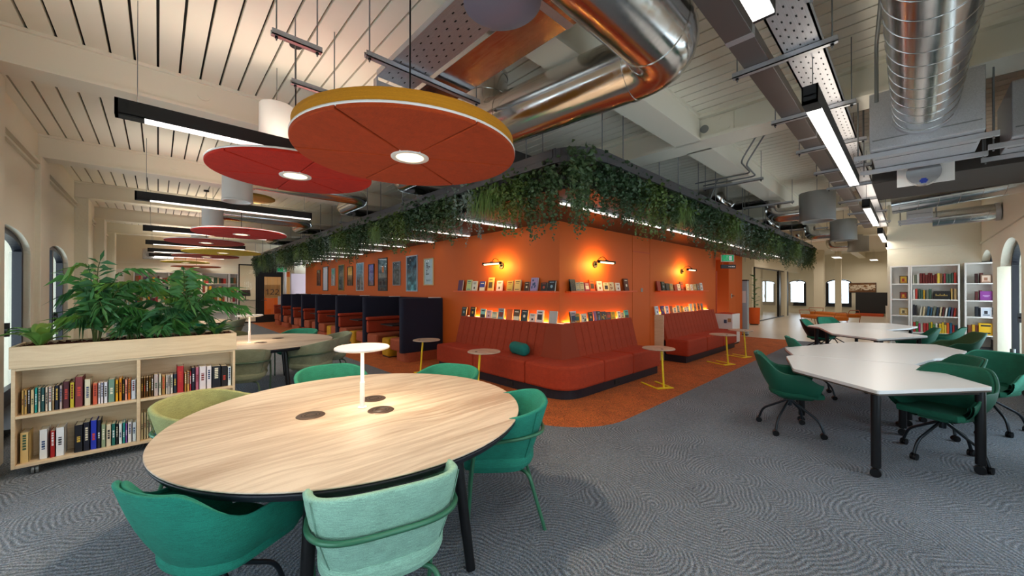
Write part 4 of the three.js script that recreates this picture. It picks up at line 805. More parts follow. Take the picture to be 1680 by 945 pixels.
function orangeShelf(label, x0, x1, y, z, turn) { const t = thing('wall_shelf', label, 'shelf', [x0, y, z], turn); const L = x1; mesh('board', rspan(0, L, -0.022, 0, 0, 0.13, 0.003), M.orangeShelf, t); mesh('lip', rspan(0, L, 0, 0.008, 0.122, 0.13, 0.002), M.orangeShelf, t); }
orangeShelf('orange display shelf left of the corner, below the picture light', CX - 0.131, 2.82, 1.52, -6.72, -PI / 2);
scene.children[scene.children.length - 1].position.set(CX - 0.001, 1.52, -6.72);
orangeShelf('orange display shelf right of the corner, below the picture light', CX + 0.14, 2.15, 1.52, CZ + 0.001, 0);
orangeShelf('orange display shelf over the far red sofa', 8.04, 2.9, 1.52, CZ + 0.001, 0);
const rowInfo = { up1: ['on left orange shelf', 1.521], lo1: ['on ledge left of orange corner', 0.997], up2: ['on right orange shelf', 1.521], lo2: ['on ledge right of orange corner', 0.997], up3: ['on the shelf over the far sofa', 1.521], lo3: ['on the ledge of the far sofa', 0.997] };
for (const k in displayRows) {
  const R = displayRows[k], left = k.endsWith('1');
  R.forEach(([u, w, h, c, kind], i) => {
    const nx = R[i + 1] ? R[i + 1][0] - u : 9, pv = i ? u - R[i - 1][0] : 9;
    const ww = Math.min(w, 0.16, nx * 0.94, pv * 0.94), label = `${colourName(c)} book facing out, ${ordinal(i)} from left ${rowInfo[k][0]}`;
    if (left) displayBook(label, 'display books on the orange walls', [CX - 0.085, rowInfo[k][1], u], -PI / 2, ww, h, c, kind);
    else displayBook(label, 'display books on the orange walls', [Math.max(u, CX + 0.2 + ww / 2), rowInfo[k][1], CZ + 0.085], 0, ww, h, c, kind);
  });
}
// ---- white bookcases
function bookcase(label, pos, turn, w, top, shelves, depth = 0.3, uprights = []) { // front looks to local +z, left end at x=0
  const t = thing('white_bookcase', label, 'bookcase', pos, turn);
  mesh('side_panel', rspan(0, 0.03, 0, top, -depth, 0, 0.002), M.whiteShelf, t); mesh('side_panel', rspan(w - 0.03, w, 0, top, -depth, 0, 0.002), M.whiteShelf, t);
  mesh('top_board', rspan(0, w, top, top + 0.035, -depth, 0.005, 0.002), M.whiteShelf, t); mesh('back_panel', span(0.03, w - 0.03, 0, top, -depth, -depth + 0.01), M.whiteShelf, t);
  for (const y of shelves) mesh('shelf', rspan(0.03, w - 0.03, y - 0.028, y, -depth + 0.01, -0.004, 0.002), M.whiteShelf, t);
  for (const x of uprights) mesh('upright', rspan(x - 0.015, x + 0.015, 0, top, -depth + 0.01, -0.002, 0.002), M.whiteShelf, t);
  return t;
}
const spineColours = ['#5b1f1c', '#7d2a20', '#2b2a30', '#1f3348', '#d9cfb8', '#c9b48a', '#8a5a2c', '#d8a21e', '#3d5a46', '#9a2f38', '#e3ddd0', '#5a3f5c', '#b7672c', '#27526b', '#c23a2c', '#dcd6cc', '#6b6f5c', '#e0c04a'];
function fillRow(origin, turn, x0, x1, y, place, group, wmin, wmax, hmin, hmax, palette = spineColours, lean = 0) {
  let x = x0, i = 0; const c = Math.cos(turn), s = Math.sin(turn);
  while (i < 40) {
    const w = rr(wmin, wmax), h = rr(hmin, hmax); if (x + w > x1) break;
    const lx = x + w / 2, lz = -0.05 - rnd() * 0.02, col = typeof palette === 'function' ? palette(i) : pick(palette);
    book(`${colourName(col)} book, ${ordinal(i)} from left ${place}`, group, [origin[0] + lx * c + lz * s, y + 0.0005 + (lean ? Math.sin(lean) * w / 2 : 0), origin[2] - lx * s + lz * c], turn, w - 0.002, h, 0.15, col, { tilt: lean ? -lean : 0 });
    x += w + (rnd() < 0.06 ? 0.02 : 0) + (lean ? 0.012 : 0); i++;
  }
}
const rs = [1.7, 1.31, 0.9, 0.49, 0.1];
{
  const T0 = -PI / 2;    // front looks to -x, left end is at small z
  const oA = [13.75, 0, -0.36], oB = [13.75, 0, 0.0], oC = [13.75, 0, 0.87];
  bookcase('narrow white bookcase with small framed pictures at the corner of the opening', oA, T0, 0.352, 2.12, rs);
  bookcase('white bookcase packed with books behind the white tables', oB, T0, 0.8, 2.12, rs);
  bookcase('white corner bookcase with a yellow box, next to the right window', oC, T0, 0.44, 2.14, [1.7, 1.3, 0.92, 0.5, 0.1]);
  const G = 'books in the white bookcase of the right wing', red = i => i > 2 && i < 10 ? '#6a1810' : pick(spineColours), bright = ['#d8b21e', '#c2186a', '#d95a1c', '#1f5e7a', '#e3ddd0', '#2b2a30', '#b02a24', '#e0c04a', '#d9cfb8', '#4a7a3a'];
  fillRow(oB, T0, 0.04, 0.77, 1.7, 'on top shelf of the packed white bookcase', G, 0.032, 0.05, 0.2, 0.26, red);
  fillRow(oB, T0, 0.04, 0.36, 1.31, 'on second shelf of the packed white bookcase', G, 0.03, 0.055, 0.2, 0.27);
  fillRow(oB, T0, 0.66, 0.77, 1.31, 'right of the black box set in the white bookcase', G, 0.03, 0.045, 0.22, 0.27, ['#e0c890', '#a8321e', '#d9b060']);
  fillRow(oB, T0, 0.04, 0.14, 0.9, 'at left end of middle shelf of packed white bookcase', G, 0.035, 0.045, 0.26, 0.3, ['#1c1a1c', '#2b2730']);
  fillRow(oB, T0, 0.15, 0.75, 0.9, 'among leaning books on middle shelf of packed white bookcase', G, 0.028, 0.045, 0.18, 0.24, spineColours, 0.1);
  fillRow(oB, T0, 0.04, 0.77, 0.49, 'on fourth shelf of the packed white bookcase', G, 0.032, 0.05, 0.2, 0.27, bright);
  fillRow(oB, T0, 0.04, 0.77, 0.1, 'on bottom shelf of the packed white bookcase', G, 0.032, 0.05, 0.2, 0.26);
  const bs = thing('box_set', 'wide black box set with gold lettering on second shelf', 'box set', [13.79, 1.311, 0.52], T0); mesh('box', rspan(-0.13, 0.13, 0, 0.2, -0.16, 0, 0.003), bookMat('#15120f'), bs);
  const gold = []; for (let k = 0; k < 9; k++) { const x = -0.1 + k * 0.022; gold.push(span(x, x + 0.013, 0.085, 0.1 + (k % 3 === 0 ? 0.035 : 0.008), 0, 0.001)); } mesh('lettering', gold, bookMat('#b99a4a'), bs);
  const GC = 'books in the corner bookcase';
  [1.7, 1.3, 0.92].forEach((y, r) => fillRow(oC, T0, 0.16, 0.3, y, `on ${['top', 'second', 'third'][r]} shelf of the white corner bookcase`, GC, 0.04, 0.055, 0.2, 0.26, [['#3a1512', '#8a7a6a', '#5b1f1c'], ['#5b1f1c', '#8a1f2a'], ['#1c2230', '#20242c']][r]));
  fillRow(oC, T0, 0.05, 0.22, 0.5, 'left of the yellow box in corner bookcase', GC, 0.045, 0.06, 0.2, 0.24, ['#d9a31e', '#7a3a1c', '#b5841e']);
  const framed = (label, y, lz, x, w, h, fr, inner) => { const t = thing('framed_photo', label, 'picture frame', [x, y, lz], T0); t.rotation.set(0, T0, 0); mesh('frame', rspan(-w / 2, w / 2, 0, h, -0.015, 0, 0.002), bookMat(fr), t); mesh('picture', span(-w / 2 + 0.02, w / 2 - 0.02, 0.02, h - 0.02, 0, 0.0015), bookMat(inner[0]), t); mesh('picture_detail', [span(-w * 0.2, w * 0.12, h * 0.3, h * 0.65, 0.0015, 0.003), span(-w * 0.3, w * 0.3, h * 0.16, h * 0.24, 0.0015, 0.003)], bookMat(inner[1]), t); };
  framed('colourful framed picture on top shelf of the narrow white bookcase', 1.701, -0.12, 13.81, 0.15, 0.2, '#3c2a1c', ['#c9a02a', '#a03020']);
  framed('red toned framed picture on second shelf of the narrow white bookcase', 1.311, -0.12, 13.81, 0.14, 0.18, '#4a3424', ['#9a2f24', '#d8a030']);
  framed('gold framed picture on third shelf of the narrow white bookcase', 0.901, -0.12, 13.81, 0.15, 0.18, '#b08a3c', ['#d9c690', '#6a5a44']);
  framed('small dark framed picture low in the narrow white bookcase', 0.491, -0.12, 13.81, 0.15, 0.16, '#3a2018', ['#7a3a28', '#c08a5c']);
  framed('pale framed photo on top shelf of the white corner bookcase', 1.701, 1.19, 13.79, 0.16, 0.19, '#8a6a54', ['#dcc0a8', '#a06a50']);
  framed('white framed photo on third shelf of the white corner bookcase', 0.921, 1.19, 13.79, 0.16, 0.22, '#e6e4e6', ['#cfd4dc', '#2a2a30']);
  const pb = thing('purple_box', 'purple cased book standing on second shelf of corner bookcase', 'box', [13.79, 1.301, 1.19], T0); mesh('case', rspan(-0.09, 0.09, 0, 0.21, -0.1, 0, 0.003), bookMat('#8a3a8e'), pb); mesh('print', [span(-0.05, 0.05, 0.1, 0.115, 0, 0.001), span(-0.03, 0.03, 0.08, 0.09, 0, 0.001)], bookMat('#c9a0cc'), pb);
  const yb = thing('yellow_box', 'bright yellow box with black panels on lower shelf of corner bookcase', 'box', [13.79, 0.501, 1.18], T0); mesh('box', rspan(-0.1, 0.1, 0, 0.27, -0.2, 0, 0.004), bookMat('#e6b20c'), yb); mesh('panel', [span(-0.07, 0.07, 0.2, 0.235, 0, 0.002), span(-0.07, 0.07, 0.03, 0.06, 0, 0.002)], bookMat('#1a1a18'), yb);
}
{
  const z = -20.69, ys = [1.81, 1.42, 1.0, 0.58, 0.1];
  const units = [[-0.7, 1.33], [1.335, 2.29], [2.295, 2.62]], names = ['long', 'middle', 'narrow right'];
  units.forEach(([a, b], u) => {
    bookcase(`${['long white bookcase on the back wall behind the plants', 'middle white bookcase on the back wall left of the glazed lobby', 'narrow white bookcase at the right end of the back wall'][u]}`, [a, 0, z], 0, b - a, 2.23, ys, 0.3, u ? [] : [1.02]);
    ys.slice(0, 3).forEach((y, r) => fillRow([a, 0, z], 0, 0.05, b - a - 0.04, y, `on ${['top', 'second', 'third'][r]} shelf of the ${names[u]} back wall bookcase`, 'books on the back wall', 0.05, 0.11, 0.2, 0.29));
  });
  bookcase('low white shelf unit in the far left corner by the window', [-1.2, 0, -19.6], PI / 2 - 0.0, 0.9, 2.25, [1.8, 1.4, 1.0, 0.6, 0.1], 0.0 + 0.3).position.set(-0.94, 0, -19.5);
}
// ---- posters on the left orange wall
{
  const P = [[-16.4, .42, 2.34, 1.7, '#5a3a28', 'brown toned'], [-15.55, .6, 2.44, 1.5, '#2a2420', 'white'], [-14.65, .4, 2.34, 1.69, '#9a9a94', 'pale green'], [-13.82, .56, 2.43, 1.51, '#a08a3c', 'dark grey green'], [-12.98, .46, 2.33, 1.68, '#3a2a1c', 'yellow and brown'], [-12.13, .6, 2.41, 1.51, '#b8c0c4', 'pale blue'], [-11.25, .42, 2.33, 1.66, '#1a1a1c', 'violet blue'], [-10.45, .6, 2.46, 1.51, '#1a1c1e', 'grey blue with orange figure'], [-9.58, .44, 2.31, 1.66, '#8a8c8a', 'slate grey'], [-8.74, .58, 2.42, 1.5, '#b0b4b8', 'dark teal'], [-7.92, .44, 2.3, 1.65, '#c9b07c', 'white lettered']];
  const pal = [[[150, 92, 60], [90, 50, 34]], [[222, 224, 234], [190, 196, 214]], [[150, 190, 178], [190, 170, 170]], [[70, 86, 86], [40, 46, 44]], [[210, 150, 40], [70, 50, 34]], [[140, 190, 210], [60, 80, 90]], [[110, 110, 190], [70, 90, 120]], [[120, 150, 158], [40, 50, 56]], [[88, 100, 108], [60, 66, 66]], [[16, 46, 66], [60, 140, 150]], [[186, 206, 210], [170, 190, 196]]];
  P.forEach(([z, w, y1, y0, fr, nm], i) => {
    const t = thing('framed_poster', `framed ${nm} poster, ${i === 10 ? 'nearest to the picture light' : ordinal(i) + ' from the far end of the row'}`, 'poster', [CX - 0.001, (y0 + y1) / 2, z], -PI / 2), h = y1 - y0;
    const f = 0.025;
    mesh('frame', [rspan(-w / 2, w / 2, h / 2 - f, h / 2, 0, 0.025, 0.003), rspan(-w / 2, w / 2, -h / 2, -h / 2 + f, 0, 0.025, 0.003), rspan(-w / 2, -w / 2 + f, -h / 2 + f, h / 2 - f, 0, 0.025, 0.003), rspan(w / 2 - f, w / 2, -h / 2 + f, h / 2 - f, 0, 0.025, 0.003)], std(fr, 0.4), t);
    const [A, B] = pal[i], W = 64, H = 96;
    const tx = dataTex(W, H, (x, y) => {
      const v = y / H, u = x / W; let k = noise(u * 6, v * 9, 6, 9, 300 + i) * 0.6 + noise(u * 16, v * 22, 16, 22, 320 + i) * 0.4;
      let c = [0, 1, 2].map(q => A[q] * (1 - (1 - v)) + B[q] * (1 - v)); const a = (k - 0.5) * (i === 1 || i === 10 ? 12 : i === 9 ? 190 : 110); c = c.map(q => q + a);
      if (i === 10 && v > 0.38 && v < 0.86 && u > 0.18 && u < 0.18 + 0.5 * hash(Math.floor(v * 14), 1, 9) && (v * 14) % 1 > 0.35 && hash(x >> 1, Math.floor(v * 14), 5) > 0.25) c = [40, 46, 60];
      if (i === 10 && v > 0.12 && v < 0.2 && u > 0.2 && u < 0.7 && hash(x >> 1, y >> 1, 8) > 0.4) c = [120, 140, 150];
      if (i === 7 && Math.hypot((u - 0.5) * 1.2, v - 0.66) < 0.13 * (0.6 + 0.8 * k)) c = [206, 112, 50];
      if (i === 7 && v < 0.4) c = c.map(q => q * 0.6);
      if (i === 4 && v > 0.55) c = [220, 168, 60].map(q => q + a * 0.4);
      if (i === 2 && Math.hypot(u - 0.4, (v - 0.8) * 1.5) < 0.22) c = [90, 190, 160];
      if (i === 5 && v < 0.5 && k > 0.5) c = [40, 56, 60];
      return c.map(clamp8);
    });
    tx.wrapS = tx.wrapT = THREE.ClampToEdgeWrapping;
    mesh('print', T(new THREE.PlaneGeometry(w - 2 * f, h - 2 * f), 0, 0, 0.01), std('#ffffff', 0.6, { map: tx }), t);
    mesh('glazing', T(new THREE.PlaneGeometry(w - 2 * f, h - 2 * f), 0, 0, 0.016), M.glass, t);
  });
}

// ================================================================ PLANTS
// one leaf: two triangles folded along the midrib, written into arrays
function leafTo(pos, p, dir, side, len, wid, droop = 0) {
  const tip = p.clone().addScaledVector(dir, len); tip.y -= droop * len;
  const mid = p.clone().addScaledVector(dir, len * 0.42), up = side.clone().cross(dir).normalize();
  const a = mid.clone().addScaledVector(side, wid / 2).addScaledVector(up, wid * 0.16), b = mid.clone().addScaledVector(side, -wid / 2).addScaledVector(up, wid * 0.16);
  for (const v of [p, a, tip, p, tip, b]) pos.push(v.x, v.y, v.z);
}
function leavesGeo(pos) { const g = new THREE.BufferGeometry(); g.setAttribute('position', new THREE.Float32BufferAttribute(pos, 3)); g.computeVertexNormals(); return g; }
function palm(label, x, z, y, height, spread, n, big = 1) {
  const t = thing('parlour_palm', label, 'plant', [x, y, z]);
  for (let k = 0; k < n; k++) {
    const a = k * 2.399 + rr(-0.3, 0.3), lean = rr(0.12, 1) * spread * (x < -0.3 && Math.cos(a) < 0 ? 0.62 : 1), h = height * rr(0.3, 1) * (1 - 0.25 * lean / spread);
    const pts = [V(Math.cos(a) * 0.02, 0, Math.sin(a) * 0.02), V(Math.cos(a) * lean * 0.18, h * 0.5, Math.sin(a) * lean * 0.14), V(Math.cos(a) * lean * 0.55, h * 0.9, Math.sin(a) * lean * 0.4), V(Math.cos(a) * lean * 1.05, h * (0.98 - 0.25 * rnd()), Math.sin(a) * lean * 0.62)];
    const c = new THREE.CatmullRomCurve3(pts), pos = [];
    const N = 11;
    for (let j = 0; j < N; j++) {
      const u = 0.4 + 0.58 * j / (N - 1), p = c.getPointAt(u), tan = c.getTangentAt(u), sd = tan.clone().cross(V(0, 1, 0)).normalize();
      for (const s of [-1, 1]) {
        const dir = tan.clone().multiplyScalar(0.75).addScaledVector(sd, s * rr(0.75, 1.05)).add(V(0, rr(-0.15, 0.2), 0)).normalize();
        leafTo(pos, p, dir, dir.clone().cross(V(0, 1, 0)).normalize(), big * rr(0.13, 0.21) * (1 - 0.35 * Math.abs(j / (N - 1) - 0.45)), big * rr(0.013, 0.02), rr(0.25, 0.8));
      }
    }
    leafTo(pos, c.getPointAt(1), c.getTangentAt(1), V(0, 1, 0).cross(c.getTangentAt(1)).normalize(), big * 0.16, big * 0.03, 0.2);
    const f = mesh('frond', leavesGeo(pos), M.leaf[[0, 1, 2, 0, 3][k % 5]], t);
    mesh('stalk', new THREE.TubeGeometry(c, 14, 0.0035, 5), M.stem, f);
  }
}
function rosette(label, x, z, y, n, len, wid, mat, upright = 0.7) {
  const t = thing('leafy_plant', label, 'plant', [x, y, z]);
  for (let k = 0; k < n; k++) {
    const a = k * 2.399, L = len * rr(0.7, 1.1), e = upright * rr(0.6, 1.25), c = V(Math.cos(a), 0, Math.sin(a)), W = wid * rr(0.8, 1.1), sd = V(-Math.sin(a), 0, Math.cos(a));
    const g = grid(2, 8, (u, v) => { const w = W * Math.pow(Math.sin(PI * Math.min(1, 0.06 + 0.94 * v)), 0.8) * (u - 0.5); const out = L * (0.35 * v + 0.65 * v * v * (1 - e * 0.5)), up = L * e * (v * 1.1 - 0.55 * v * v * v); return c.clone().multiplyScalar(0.015 + out * 0.75).add(V(0, up - 0.0 + Math.abs(u - 0.5) * W * 0.25, 0)).addScaledVector(sd, w); });
    mesh('leaf', g, Array.isArray(mat) ? mat[k % mat.length] : mat, t);
  }
}
const PY = 1.055, PZ = BZ - BD / 2;
palm('tall parlour palm in the left half of the planter', -0.42, PZ, PY, 0.88, 0.58, 24);
palm('bushy parlour palm in the right half of the planter', 0.2, PZ - 0.02, PY, 0.86, 0.6, 24, 1.0);
palm('small dense palm between the two tall planter palms', -0.2, PZ + 0.04, PY, 0.34, 0.26, 18, 0.7);
palm('low feathery palm at front of the bushy planter palm', 0.05, PZ + 0.08, PY, 0.3, 0.26, 14, 0.75);
rosette('broad leaved fern at the left end of the planter', -0.74, PZ + 0.08, PY, 16, 0.36, 0.09, [M.leaf[2], M.leaf[0], M.leaf[4]], 0.75);
rosette('single broad peace lily in the middle of the planter', -0.06, PZ + 0.06, PY, 8, 0.34, 0.075, M.leaf[3], 1.3);
rosette('yellow green leafy plant at the right end of the planter', 0.46, PZ + 0.06, PY, 18, 0.28, 0.06, [M.leaf[2], M.leaf[0], M.leaf[3]], 0.7);
rosette('small spreading plant under the right planter palm', 0.33, PZ - 0.05, PY, 12, 0.22, 0.05, [M.leaf[1], M.leaf[3]], 0.8);
// trailing plants hung on the canopy edge
function vineGeo(kind, strands, lmin, lmax) {
  const pos = [];
  const rv = () => V(rr(-1, 1), rr(-0.6, 0.6), rr(-1, 1)).normalize();
  for (let s = 0; s < strands; s++) {
    let p = V(rr(-0.3, 0.3), rr(-0.06, 0.05), rr(-0.1, 0.1)); const L = rr(lmin, lmax) * (1 - 0.25 * Math.abs(p.x) / 0.3), dx = rr(-0.1, 0.1), dz = rr(-0.06, 0.06);
    if (kind === 'grass') { const d = V(rr(-0.35, 0.35), -1, rr(-0.3, 0.3)).normalize(); leafTo(pos, p, d, V(1, 0, rr(-0.5, 0.5)).normalize(), L, 0.014, 0); continue; }
    const step = kind === 'silver' ? 0.016 : 0.021;
    for (let q = 0; q < L; q += step) {
      p = p.clone().add(V(dx * step + rr(-0.006, 0.006), -step, dz * step + rr(-0.006, 0.006)));
      const d = rv(); d.y -= 0.35; d.normalize(); const sz = kind === 'silver' ? rr(0.024, 0.034) : rr(0.034, 0.056) * (1 - 0.3 * q / L);
      leafTo(pos, p, d, d.clone().cross(rv()).normalize(), sz, sz * 0.85, 0);
    }
  }
  // bushy head
  for (let k = 0; k < (kind === 'grass' ? 120 : 300); k++) { const p = V(rr(-0.34, 0.34), rr(-0.16, 0.12), rr(-0.14, 0.14)), d = rv(); leafTo(pos, p, d, d.clone().cross(rv()).normalize(), rr(0.045, 0.075), rr(0.035, 0.055), 0.2); }
  return leavesGeo(pos);
}
const vines = [['ivy', 60, 0.25, 0.6], ['ivy', 54, 0.25, 0.7], ['ivy', 62, 0.2, 0.52], ['silver', 26, 0.35, 0.75], ['grass', 300, 0.25, 0.55], ['ivy', 56, 0.25, 0.62], ['ivy', 44, 0.35, 0.8]].map(([k, ...r]) => [k, vineGeo(k, ...r)]);
function vine(pos, turn, v, label) {
  const [k, g] = vines[v], t = thing('trailing_plant', label, 'hanging plant', pos, turn, 'trailing plants along the canopy edge');
  mesh('foliage', g, k === 'silver' ? M.silverVine : k === 'grass' ? M.grass : M.vine[v % 3], t);
  mesh('hook_bar', rod(V(-0.3, 0.0, 0), V(0.3, 0.0, 0), 0.006, 6), M.black, t);
}
{
  const order = [6, 1, 4, 3, 0, 5, 2, 1, 0, 4, 5, 2];
  const kinds = ['bushy ivy', 'bushy ivy', 'dense ivy', 'grey green fine leaved', 'long bladed grassy', 'bushy ivy', 'long stringy ivy'];
  let i = 0;
  vine([3.2, 2.86, -2.38], PI / 4, 6, 'long trailing ivy at the very corner of the canopy'); 
  for (let z = -2.85; z > -19.9; z -= 0.47) { const v = order[i % 12]; vine([3.13, 2.84 + rr(-0.03, 0.03), z], PI / 2 + (i % 2) * PI, v, `${kinds[v]} hanging plant above the booths, ${ordinal(i)} from the corner`); i++; }
  i = 0;
  for (let x = 3.68; x < 16.2; x += 0.47) { const v = order[(i + 5) % 12]; vine([x, 2.84 + rr(-0.03, 0.03), -2.31], (i % 2) * PI, v, `${kinds[v]} hanging plant on the right canopy edge, ${ordinal(i)} from the corner`); i++; }
}

// ================================================================ CEILING SERVICES
const upRod = (x, y, z) => rod(V(x, y, z), V(x, CEIL, z), 0.006, 6);
function trapeze(x, y, z, len, along, label) { // strut on two threaded rods
  const t = thing('strut_hanger', label, 'ceiling hanger', [x, y, z], along === 'x' ? 0 : PI / 2, 'steel strut hangers under the ceiling'), h = len / 2;
  mesh('strut', [span(-h, h, 0, 0.008, -0.021, 0.021), span(-h, h, 0, 0.041, -0.021, -0.016), span(-h, h, 0, 0.041, 0.016, 0.021)], M.galv, t);
  for (const s of [-1, 1]) { mesh('threaded_rod', rod(V(s * (h - 0.03), -0.03, 0), V(s * (h - 0.03), CEIL - y, 0), 0.005, 6), M.greyMetal, t); mesh('nut', [cyl(0.011, 0.011, 0.012, s * (h - 0.03), -0.008, 0, 6)], M.blackMetal, t); }
}
// round duct with seam rings; each straight or bend is a part
function duct(label, pts, r, mat, soft, name = 'round_duct', rings = 0) {
  const t = thing(name, label, 'duct', [0, 0, 0]);
  mesh('duct_run', bend(pts, r, 90, 32, soft), mat, t);
  // collars where straights meet bends
  for (let i = 0; i < pts.length; i++) {
    const p = pts[i], list = [];
    if (i > 0) { const d = pts[i - 1].clone().sub(p).normalize(); list.push(p.clone().addScaledVector(d, i < pts.length - 1 ? soft : 0.04)); list[list.length - 1].d = d; }
    if (i < pts.length - 1) { const d = pts[i + 1].clone().sub(p).normalize(); const q = p.clone().addScaledVector(d, i > 0 ? soft : 0.04); q.d = d; list.push(q); }
    for (const q of list) { const a = q.clone().addScaledVector(q.d, -0.02), b = q.clone().addScaledVector(q.d, 0.02); mesh('collar', rod(a, b, r + 0.005, 32), mat, t); }
  }
  return t;
}
duct('large shiny steel duct with two elbows above the corner of the canopy', [V(-0.4, 3.22, -1.12), V(2.62, 3.22, -1.12), V(2.46, 3.22, -3.02), V(2.46, CEIL + 0.01, -3.02)], 0.235, M.duct, 0.32);
{ const t = thing('domed_duct', 'rounded lilac grey duct end cut by the top edge of the photo', 'duct', [1.52, 3.43, -1.73], 0);
  mesh('dome', T(new THREE.SphereGeometry(0.34, 40, 20, 0, PI * 2, 0, PI / 2).scale(1, 0.42, 1), 0, -0.02, 0, 0, PI), std('#8f8a99', 0.35, { metalness: 0.2 }), t); mesh('neck', cyl(0.34, 0.34, CEIL - 3.43 + 0.02, 0, (CEIL - 3.43) / 2 - 0.01, 0, 40), M.galv, t); }
// perforated tray: real slots as dark strips are too small to pick apart; holes punched in rows near the camera
function tray(label, x0, x1, y, z0, z1, mat = M.galv, holes = true) {
  const t = thing('cable_tray', label, 'cable tray', [0, 0, 0]), alongX = Math.abs(x1 - x0) > Math.abs(z1 - z0);
  const f = alongX ? [span(x0, x1, y, y + 0.05, z0, z0 + 0.012), span(x0, x1, y, y + 0.05, z1 - 0.012, z1)] : [span(x0, x0 + 0.012, y, y + 0.05, z0, z1), span(x1 - 0.012, x1, y, y + 0.05, z0, z1)];
  mesh('side_flange', f[0], mat, t); mesh('side_flange', f[1], mat, t);
  mesh('bottom_plate', span(x0, x1, y, y + 0.003, z0, z1), mat, t);
  if (holes) {
    const g = [], L = alongX ? x1 - x0 : z1 - z0, W = alongX ? z1 - z0 : x1 - x0, n = Math.floor(L / 0.05);
    for (let i = 0; i < Math.min(n, 160); i++) for (let j = 1; j < 6; j++) { if ((i + j) % 2) continue; const a = 0.03 + i * 0.05, b = W * j / 6; g.push(alongX ? box(0.022, 0.001, 0.009, x0 + a, y - 0.0008, z0 + b) : box(0.009, 0.001, 0.022, x0 + b, y - 0.0008, z1 - a)); }
    const m = mesh('slot', g, M.gap, t); m.userData.kind = 'stuff';
  }
  return t;
}
function trunk(label, x0, x1, y0, y1, z0, z1, mat) { const t = thing('metal_trunking', label, 'trunking', [0, 0, 0]); mesh('body', rspan(x0, x1, y0, y1, z0, z1, 0.004), mat, t); const alongX = Math.abs(x1 - x0) > Math.abs(z1 - z0), L = alongX ? x1 - x0 : z1 - z0; for (let a = 1.2; a < L; a += 2.4) mesh('joint_sleeve', alongX ? span(x0 + a, x0 + a + 0.06, y0 - 0.002, y1 + 0.002, z0 - 0.002, z1 + 0.002) : span(x0 - 0.002, x1 + 0.002, y0 - 0.002, y1 + 0.002, z1 - a, z1 - a + 0.06), M.galv, t); }
tray('perforated cable tray above the large felt disc', 1.3, 1.62, 3.3, -3.0, 0.3);
trunk('shiny flat trunking beside the perforated tray above the large disc', 1.68, 2.02, 3.32, 3.4, -3.0, -0.4, M.steel);
{ const t = thing('cable_drop', 'perforated white tray end dropping behind the large felt disc', 'cable tray', [0, 0, 0]); mesh('bottom_plate', [rspan(1.3, 1.62, 2.72, 3.3, -3.06, -3.045, 0.003)], M.galv, t); for (const x of [1.3, 1.608]) mesh('side_flange', span(x, x + 0.012, 2.72, 3.3, -3.06, -3.0), M.galv, t); }
trapeze(1.62, 3.25, -2.72, 1.05, 'x', 'dark strut hanger under the tray just above the large disc');
trapeze(1.35, 3.5, -1.95 + 0.3, 0.5, 'x', 'upper dark strut hanger above the perforated tray');
trapeze(0.72, 3.3, -3.0, 0.32, 'x', 'thin strut hanger left of the large disc cord'); trapeze(0.95, 3.2, -3.4, 0.36, 'x', 'short strut hanger just behind the rim of the large disc');
// right wing tray and trunking
tray('long perforated cable tray beside the right wing pendant lights', -0.8, 14, 3.22, -0.62, -0.4);
trunk('long flat grey trunking left of the right wing cable tray', -0.8, 14, 3.22, 3.3, -0.86, -0.7, std('#6d6460', 0.45, { metalness: 0.55 }));
for (let i = 0; i < 9; i++) trapeze([2.05, 3.24, 4.43, 5.6, 6.8, 8.0, 9.4, 11.0, 12.8][i], 3.175, -0.63, 0.62, 'z', `strut hanger carrying the right wing cable tray, ${ordinal(i)} from camera`);
// ladder tray round the canopy edge
function ladder(label, x0, x1, z0, z1) {
  const t = thing('cable_ladder', label, 'cable ladder', [0, 0, 0]), alongX = Math.abs(x1 - x0) > Math.abs(z1 - z0), y = 2.96;
  const rails = alongX ? [span(x0, x1, y, y + 0.09, z0, z0 + 0.02), span(x0, x1, y, y + 0.09, z1 - 0.02, z1)] : [span(x0, x0 + 0.02, y, y + 0.09, z0, z1), span(x1 - 0.02, x1, y, y + 0.09, z0, z1)];
  for (const r of rails) mesh('rail', r, M.ladder, t);
  const L = alongX ? x1 - x0 : z1 - z0; for (let a = 0.15; a < L; a += 0.3) mesh('rung', alongX ? span(x0 + a, x0 + a + 0.03, y + 0.01, y + 0.03, z0 + 0.02, z1 - 0.02) : span(x0 + 0.02, x1 - 0.02, y + 0.01, y + 0.03, z1 - a - 0.03, z1 - a), M.ladder, t);
  for (let a = 0.4; a < L; a += 1.5) mesh('drop_rod', alongX ? [upRod(x0 + a, y, z0 + 0.01), upRod(x0 + a, y, z1 - 0.01)] : [upRod(x0 + 0.01, y, z1 - a), upRod(x1 - 0.01, y, z1 - a)], M.greyMetal, t);
}
ladder('cable ladder along the left canopy edge above the trailing plants', 3.06, 3.36, -20, -2.62); ladder('cable ladder along the right canopy edge above the trailing plants', 3.5, 16.2, -2.56, -2.26);
{ const t = thing('corner_ladder', 'curved cable ladder corner piece above the longest ivy', 'cable ladder', [3.5, 2.96, -2.7]);
  const arc = (r) => { const p = []; for (let k = 0; k <= 12; k++) { const a = PI / 2 + k / 12 * PI / 2; p.push(V(r * Math.cos(a), 0.045, r * Math.sin(a))); } return new THREE.CatmullRomCurve3(p); };
  for (const r of [0.14, 0.43]) { const pts = arc(r).getPoints(12), g = []; for (let k = 0; k < 12; k++) g.push(bar(pts[k], pts[k + 1], 0.02, 0.09)); mesh('rail', g, M.ladder, t); }
  mesh('rung', [bar(V(-0.1, 0.02, 0.1), V(-0.3, 0.02, 0.3), 0.03, 0.02)], M.ladder, t); }
